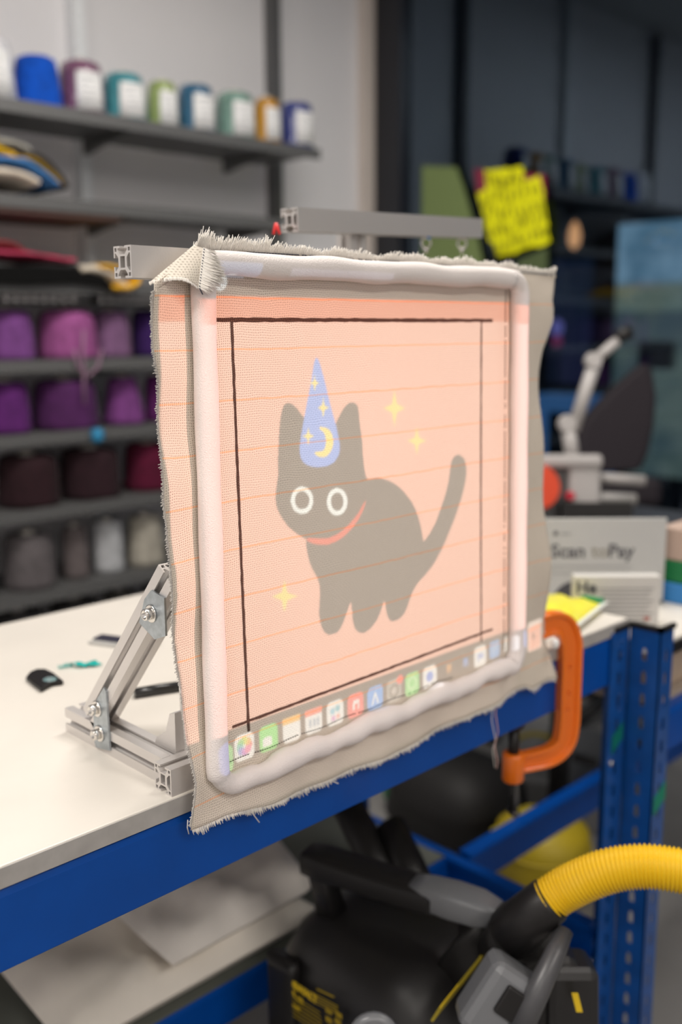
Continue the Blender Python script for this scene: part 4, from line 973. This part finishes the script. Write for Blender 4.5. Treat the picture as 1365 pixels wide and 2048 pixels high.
# ------------------------------------------------------------------ small things on the worktop
def curved_scrap(name, c, L, Wd, ang, m, label, cat, arch=.008, th=.002):
    mb = MB(); vs = []; fs = []; n = 8
    ca_, sa = math.cos(ang), math.sin(ang)
    for i in range(n+1):
        s = i/n-.5
        for j in range(3):
            t = (j/2-.5); h = arch*(1-(2*s)**2)+.0018
            w2 = Wd*(1-.25*abs(2*s)**3)
            x, y = s*L, t*w2; vs.append((c.x+x*ca_-y*sa, c.y+x*sa+y*ca_, .9+h+th*.5))
    for i in range(n):
        for j in range(2): a = i*3+j; fs.append((a, a+1, a+4, a+3))
    return tag(mb.add(vs, fs, True).build(name, m, solid=th), label, cat)
c = at(90, 1358, 2, .9)
q_ = [at(x, y, 2, .902) for x, y in [(52, 1360), (60, 1350), (75, 1344), (92, 1344), (108, 1352), (128, 1368), (105, 1371), (82, 1384), (65, 1371)]]
t1 = tag(MB().prism([[(p.x, p.y) for p in q_]], (0, 0, .9005), (1, 0, 0), (0, 1, 0), (0, 0, 1), .007).build('curved_tool', M_blk, bevel=.002), 'small curved black plastic piece with a silver patch, leftmost on the worktop', 'plastic piece')
mb = MB(); r = random.Random(5)
c_ = at(100, 1358, 2, .908)
pa = MB().lathe([(.010, 0), (.009, .0006)], (c_.x, c_.y, .9076), n=9); o = pa.build('silver_patch', mat('silver_patch', (.6, .68, .70), .3, .5, noise=.6, nscale=200, col2=(.03, .25, .25)), t1)
c = at(172, 1333, 2, .9)
vs = []; fs = []
for i in range(7):
    for j in range(4):
        vs.append((c.x+(i/6-.5)*.030+r.uniform(-.002, .002), c.y+(j/3-.5)*.018-(i/6-.5)*.02+r.uniform(-.002, .002), .902+r.uniform(0, .005)))
for i in range(6):
    for j in range(3): a = i*4+j; fs.append((a, a+1, a+5, a+4))
tq = thing('teal_thread_scrap', 'tiny teal scrap of shiny thread lying on the worktop', 'scrap', tuple(c))
M_teal = mat('teal_plastic', (.01, .42, .38), .25)
part(tq, 'crumpled_film', M_teal, MB().add(vs, fs, True), solid=.0006)
tm = MB()
for i in range(9):
    p = c+Vector((-.012, .012, .002)); tm.tube([p, p+Vector((r.uniform(-.02, -.004), r.uniform(-.004, .014), r.uniform(0, .002))), p+Vector((r.uniform(-.028, -.01), r.uniform(0, .016), 0))], .0004, n=4)
part(tq, 'loose_fibre', M_teal, tm)
a, b = at(195, 1284, 2, .9), at(300, 1298, 2, .9)
kn = thing('flat_blade', 'flat dark blade with pale edge lying behind the diagonal brace', 'blade', tuple((a+b)/2))
d = (b-a); d.z = 0; L = d.length; d.normalize(); pd = Vector((-d.y, d.x, 0))
part(kn, 'body', mat('dark_blade', (.03, .03, .05), .4), MB().obox((a+b)/2+pd*.008+Vector((0, 0, .0045)), d*L*.56, pd*.012, Vector((0, 0, .0025))), bevel=.001)
part(kn, 'edge', mat('pale_edge', (.45, .44, .42), .4), MB().obox((a+b)/2-pd*.006+Vector((0, 0, .0022)), d*L*.56, pd*.010, Vector((0, 0, .002))))
a, b = at(268, 1388, 2, .905), at(372, 1372, 2, .905)
tag(MB().tube([a, (a+b)/2+Vector((0, 0, .001)), b], .0075, n=12).build('black_cable', mat('shiny_black', (.02, .02, .02), .25)), 'thick black rubber strip lying under the diagonal brace', 'strip')

# ------------------------------------------------------------------ fabrics under the bench
def folded(name, corners, z, h, layers, m, label, group, seed):
    r = random.Random(seed)
    t = thing(name, label, 'fabric', (sum(c[0] for c in corners)/4, sum(c[1] for c in corners)/4, z), group)
    for l in range(layers):
        mb = MB(); K = 16; vs = []; fs = []
        z0 = z+h*l/layers; hh = h/layers*.98
        jx, jy = r.uniform(-.006, .006), r.uniform(-.006, .006)
        for side in (0, 1):
            for j in range(K+1):
                for i in range(K+1):
                    s, t_ = i/K, j/K
                    x = (corners[0][0]*(1-s)+corners[1][0]*s)*(1-t_)+(corners[3][0]*(1-s)+corners[2][0]*s)*t_+jx
                    y = (corners[0][1]*(1-s)+corners[1][1]*s)*(1-t_)+(corners[3][1]*(1-s)+corners[2][1]*s)*t_+jy
                    e = min(s, 1-s, t_, 1-t_); rnd = min(1, e*(9 if l == layers-1 else 14))**.5
                    wv = .012*math.sin(s*9+seed)*math.sin(t_*5+l)+.007*max(0, math.sin(s*7-t_*8+seed))**4+.006*math.sin(s*17+t_*9+seed)+.003*math.sin(s*31-t_*22+seed*2) if l == layers-1 and side == 0 else 0
                    zz = z0+hh*.5+(hh*.5*rnd)*(1 if side == 0 else -1)+wv*rnd
                    vs.append((x, y, zz))
        N = (K+1)**2
        for j in range(K):
            for i in range(K):
                a = j*(K+1)+i; fs.append((a, a+1, a+K+2, a+K+1)); fs.append((N+a, N+a+K+1, N+a+K+2, N+a+1))
        part(t, 'fold', m, mb.add(vs, fs, True))
    return t
M_fabw = mat('cream_canvas', (.95, .89, .80), .9, noise=.1, nscale=8, bump=.3, bscale=60)
M_fabw2 = mat('white_canvas', (.95, .90, .84), .9, noise=.12, nscale=8, bump=.3, bscale=60)
folded('folded_canvas', [(.60, 1.160), (1.10, 1.160), (1.08, 1.46), (.62, 1.46)], .3385, .062, 1, M_fabw, 'stack of folded cream canvas at the left on the lower shelf', 'folded canvases under the bench', 1)
folded('folded_canvas', [(.775, 1.163), (1.08, 1.168), (1.17, 1.42), (.79, 1.44)], .402, .045, 1, M_fabw2, 'folded off-white canvas overlapping the cream stack, nearer the vacuum', 'folded canvases under the bench', 4)

# ------------------------------------------------------------------ vacuum cleaner
vc = thing('vacuum_cleaner', 'large black wet and dry vacuum cleaner with yellow lettering under the bench', 'vacuum cleaner', (1.03, .93, 0))
def sell(cx, cy, rx, ry, n, z, N=40, tw=0):
    o = []
    for k in range(N):
        a = 2*PI*k/N+tw; c, s = math.cos(a), math.sin(a)
        o.append((cx+rx*math.copysign(abs(c)**(2/n), c), cy+ry*math.copysign(abs(s)**(2/n), s), z))
    return o
def loft(rings, smooth=True):
    N = len(rings[0]); vs = [p for r in rings for p in r]; fs = []
    for i in range(len(rings)-1):
        for k in range(N): l = (k+1) % N; fs.append((i*N+k, i*N+l, (i+1)*N+l, (i+1)*N+k))
    fs += [tuple(range(N))[::-1], tuple((len(rings)-1)*N+k for k in range(N))]
    return MB().add(vs, fs, smooth)
VX, VY = 1.035, .925
part(vc, 'tank', M_blk, loft([sell(VX, VY, r1, r2, 4, z) for z, r1, r2 in [(.06, .12, .14), (.08, .135, .155), (.2, .145, .165), (.26, .148, .168)]]))
part(vc, 'motor_head', M_blkg, loft([sell(VX, VY, r1, r2, n, z) for z, r1, r2, n in [(.262, .150, .170, 4), (.268, .157, .178, 4), (.36, .155, .176, 3.8), (.42, .148, .168, 3.4), (.46, .132, .150, 3.2), (.485, .108, .125, 3), (.497, .08, .09, 2.6), (.502, .04, .05, 2)]]))
part(vc, 'latch', M_blk, loft([sell(.884, 1.03, .014, .03, 3, z) for z in (.30, .31, .43, .445)]))
hz = .572
h0, h1 = at(606, 1712, 2, hz+.01), at(1003, 1838, 2, hz)
hl = (h1-h0).length; hdv = (h1-h0).normalized(); hperp = Vector((hdv.y, -hdv.x, 0)).normalized()
def barloft(pts, w, t, name, m):
    rings = []
    for i, p in enumerate(pts):
        d_ = (pts[min(i+1, len(pts)-1)]-pts[max(i-1, 0)]).normalized(); sd = d_.cross(Vector((0, 0, 1))).normalized(); up = sd.cross(d_)
        ww, tt_ = (w[i] if hasattr(w, '__len__') else w), (t[i] if hasattr(t, '__len__') else t)
        rings.append([tuple(p+sd*ww*math.copysign(abs(math.cos(a))**.4, math.cos(a))+up*tt_*math.copysign(abs(math.sin(a))**.4, math.sin(a))) for a in [2*PI*k/20 for k in range(20)]])
    return part(vc, name, m, loft(rings))
hp_ = [h0+(h1-h0)*t for t in (0, .03, .12, .3, .5, .68, .7)]
barloft(hp_, [.012, .024, .028, .029, .029, .028, .027], [.010, .019, .020, .018, .018, .018, .017], 'carry_handle', M_blk)
hp2 = [h0+(h1-h0)*t+Vector((0, 0, .006)) for t in (.58, .66, .78, .9, .98, 1.03)]
barloft(hp2, [.020, .026, .028, .027, .020, .008], [.014, .018, .020, .019, .014, .006], 'handle_end', M_grey)
for t, w_ in ((.10, .016), (.88, .022)):
    p = h0+(h1-h0)*t
    barloft([p+Vector((0, 0, -.008)), p+Vector((.01*(1 if t < .5 else -.5), 0, -.05)), p+Vector((.03*(1 if t < .5 else -.5), (.0 if t < .5 else .04), -.125))], [.022, .02, .026], [w_, w_, w_*1.2], 'handle_support', M_blk)
# two tools stowed upright behind the handle
for (x0, y0, x1, y1, rr, d0, d1) in ((800, 1810, 678, 1580, .029, 1.60, 1.74), (845, 1790, 782, 1652, .027, 1.58, 1.68)):
    part(vc, 'stowed_tube', M_blk, MB().tube([atd(x0, y0, d0), atd((x0+x1)/2, (y0+y1)/2, (d0+d1)/2), atd(x1, y1, d1)], [rr, rr, rr*.95], n=16))
# yellow lettering on the side that faces -x
M_lab = mat('label_black', (.012, .011, .010), .5)
fx = VX-.1575
tm = MB()
ax_, ay_ = Vector((0, -1, 0)), Vector((0, 0, 1)); LO = at(557, 1942, 0, fx)
def tl_(s, size, px, py, bold=.0, sx=1): put_text(tm, s, size, at(px, py, 0, fx-.0012), ax_, ay_, bold, sx)
tl_('DEWALT', .0155, 577, 1968, .0012)
def bar(px0, py0, px1, py1, th):
    a_, b_ = at(px0, py0, 0, fx-.001), at(px1, py1, 0, fx-.001); dd_ = (b_-a_)/2; tm.obox((a_+b_)/2, dd_, Vector((.0003, 0, 0)), Vector((0, 0, th)))
tl_('27L', .011, 578, 1985, .0008); tl_('XR', .010, 595, 2000, .0006)
bar(577, 2002, 600, 2019, .0022)
part(vc, 'lettering', M_yprint, tm)
tm = MB()
bar(634, 1978, 668, 1994, .0012)
for k in range(4): bar(622+k*3, 1984+k*7, 676, 2013+k*5, .0006)
for k in range(6): bar(577+k*2, 1986+k*9, 640+k*2, 2026+k*9, .0007)
for px, py in ((652, 2018), (672, 2026), (652, 2036), (670, 2040)): bar(px, py, px+12, py+8, .004)
part(vc, 'label_print', mat('yellow_print_dim', (.42, .29, .01), .6), tm)
# yellow diagonal stripe on the front side
P1_, P2_ = at(872, 2030, 1, VY-.183), at(1006, 1862, 1, VY-.183)
part(vc, 'yellow_stripe', mat('yellow_stripe', (.34, .26, .012), .5), MB().obox((P1_+P2_)/2, (P2_-P1_)/2, Vector((.008, 0, .005)), Vector((0, .002, 0))))
q1 = P1_+(P2_-P1_)*.10+Vector((-.006, -.003, .006)); q2 = P1_+(P2_-P1_)*.32+Vector((-.006, -.002, .004))
part(vc, 'stripe_text', M_yprint, MB().obox((q1+q2)/2, (q2-q1)/2, Vector((.004, 0, .002)), Vector((0, .001, 0))))
# grey latch block on the right, hose port and cuff
gp = atd(1000, 2000, 1.25)
part(vc, 'front_latch', M_grey, MB().obox(gp, (RT*.026+UP*.040)*1.0, FW*.03, (RT*.032-UP*.022)), bevel=.012)
part(vc, 'front_latch', mat('dark_grey_arm', (.07, .07, .075), .35), MB().tube([atd(1040, 2060, 1.22), atd(1075, 1985, 1.22), atd(1112, 1905, 1.24), atd(1130, 1862, 1.26)], [.016, .015, .013, .011], n=14))
part(vc, 'latch_recess', M_blk, MB().obox(atd(1022, 2008, 1.218), RT*.010+UP*.016, FW*.004, RT*.012-UP*.008), bevel=.003)
part(vc, 'corner_block', M_blk, MB().obox(atd(1085, 1985, 1.34), RT*.045, FW*.04, UP*.06), bevel=.015)
part(vc, 'corner_mark', M_yprint, MB().obox(atd(1155, 2005, 1.27), RT*.004-UP*.0, FW*.001, UP*.012+RT*-.003))
part(vc, 'corner_block', M_blkg, MB().obox(atd(1135, 1990, 1.33), RT*.035, FW*.04, UP*.05), bevel=.012)
part(vc, 'hose_port', M_blk, MB().tube([atd(1020, 1905, 1.38), atd(1035, 1880, 1.34), atd(1045, 1860, 1.31)], [.045, .044, .042], n=22))
part(vc, 'gauge_knob', M_grey, MB().lathe([(.030, 0), (.030, .008), (.024, .012)], tuple(atd(748, 2072, 1.17)), axis=tuple(-FW), n=24))
# hose
hs_ = thing('vacuum_hose', 'ribbed yellow hose leaving the vacuum to the right edge', 'hose', tuple(atd(1110, 1790, 1.28)))
hpth = [(1095, 1802, 1.275), (1130, 1779, 1.27), (1175, 1757, 1.26), (1225, 1740, 1.25), (1280, 1733, 1.24), (1335, 1737, 1.23), (1400, 1752, 1.22), (1480, 1790, 1.21)]
hq = [atd(*p) for p in hpth]; fine = []
for i in range(len(hq)-1):
    p0, p1, p2, p3 = hq[max(i-1, 0)], hq[i], hq[i+1], hq[min(i+2, len(hq)-1)]
    for s in range(34): t = s/34; fine.append(.5*((2*p1)+(-p0+p2)*t+(2*p0-5*p1+4*p2-p3)*t*t+(-p0+3*p1-3*p2+p3)*t**3))
L_ = 0; rad = []; base = .0262
for i, p in enumerate(fine):
    if i: L_ += (p-fine[i-1]).length
    rad.append(base+.0016*math.sin(L_/.0052*2*PI))
part(hs_, 'ribbed_hose', M_yel, MB().tube(fine, rad, n=28))
part(hs_, 'cuff', M_blk, MB().tube([atd(1022, 1868, 1.30), atd(1060, 1834, 1.285), atd(1100, 1800, 1.275), atd(1106, 1795, 1.274)], [.034, .032, .030, .026], n=24))

# ------------------------------------------------------------------ things on the floor beyond
v2 = thing('shop_vacuum', 'second black vacuum with yellow latches on the floor beyond the bench', 'vacuum cleaner', tuple(at(930, 1700, 2, 0)))
cc_ = atd(915, 1610, 2.78)
part(v2, 'body', mat('matt_black', (.010, .009, .009), .65), loft([sell(cc_.x, cc_.y, r1, r1*1.1, 3, z) for z, r1 in [(.03, .15), (.08, .165), (cc_.z-.02, .17), (cc_.z+.06, .16), (cc_.z+.11, .13), (cc_.z+.14, .08)]]))
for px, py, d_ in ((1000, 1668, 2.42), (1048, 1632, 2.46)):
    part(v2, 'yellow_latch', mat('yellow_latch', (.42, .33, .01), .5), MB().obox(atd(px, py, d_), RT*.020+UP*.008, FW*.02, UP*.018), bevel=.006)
part(v2, 'hose_rest', mat('grey_rod', (.14, .13, .12), .5), MB().tube([atd(1030, 1560, 2.2), atd(1034, 1650, 2.2)], .006))
bk = atd(1085, 1685, 2.46)
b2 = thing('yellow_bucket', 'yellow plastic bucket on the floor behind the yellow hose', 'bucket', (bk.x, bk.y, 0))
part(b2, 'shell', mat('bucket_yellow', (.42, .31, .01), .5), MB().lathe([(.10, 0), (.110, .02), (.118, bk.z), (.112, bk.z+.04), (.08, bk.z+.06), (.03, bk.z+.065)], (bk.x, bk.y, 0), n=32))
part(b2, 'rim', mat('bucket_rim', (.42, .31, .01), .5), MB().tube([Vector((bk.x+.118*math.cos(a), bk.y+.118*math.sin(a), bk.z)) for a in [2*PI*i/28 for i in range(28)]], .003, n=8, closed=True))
gb = atd(1170, 1525, 2.95)
g2 = thing('grey_storage_box', 'grey storage box with a dark hand slot on the floor beyond', 'box', (gb.x, gb.y, 0))
Rz = Matrix.Rotation(.35, 3, 'Z')
part(g2, 'shell', mat('box_grey', (.17, .17, .175), .6), MB().box((gb.x-.22, gb.y-.15, 0), (gb.x+.22, gb.y+.15, gb.z+.02), rot=Rz), bevel=.01)
part(g2, 'hand_slot', M_blk, MB().obox(atd(1170, 1520, 2.84), RT*.035-UP*.010, FW*.01, UP*.013), bevel=.003)
yl = atd(1070, 1492, 2.9)
tag(MB().tube([Vector((yl.x, yl.y, yl.z))+RT*.06*math.cos(a)+UP*.035*math.sin(a) for a in [2*PI*i/20 for i in range(20)]], .008, n=8, closed=True).build('cable_coil', mat('dull_yellow', (.30, .24, .02), .6)), 'dull yellow cable coil on the grey storage box', 'cable')
tag(MB().lathe([(.02, 0), (.024, .01), (.022, .07), (.01, .085)], tuple(atd(688+95, 1597, 2.9)), n=14).build('green_bottle', mat('green_bottle', (.02, .18, .06), .4)), 'small green bottle on the floor left of the second vacuum', 'bottle')
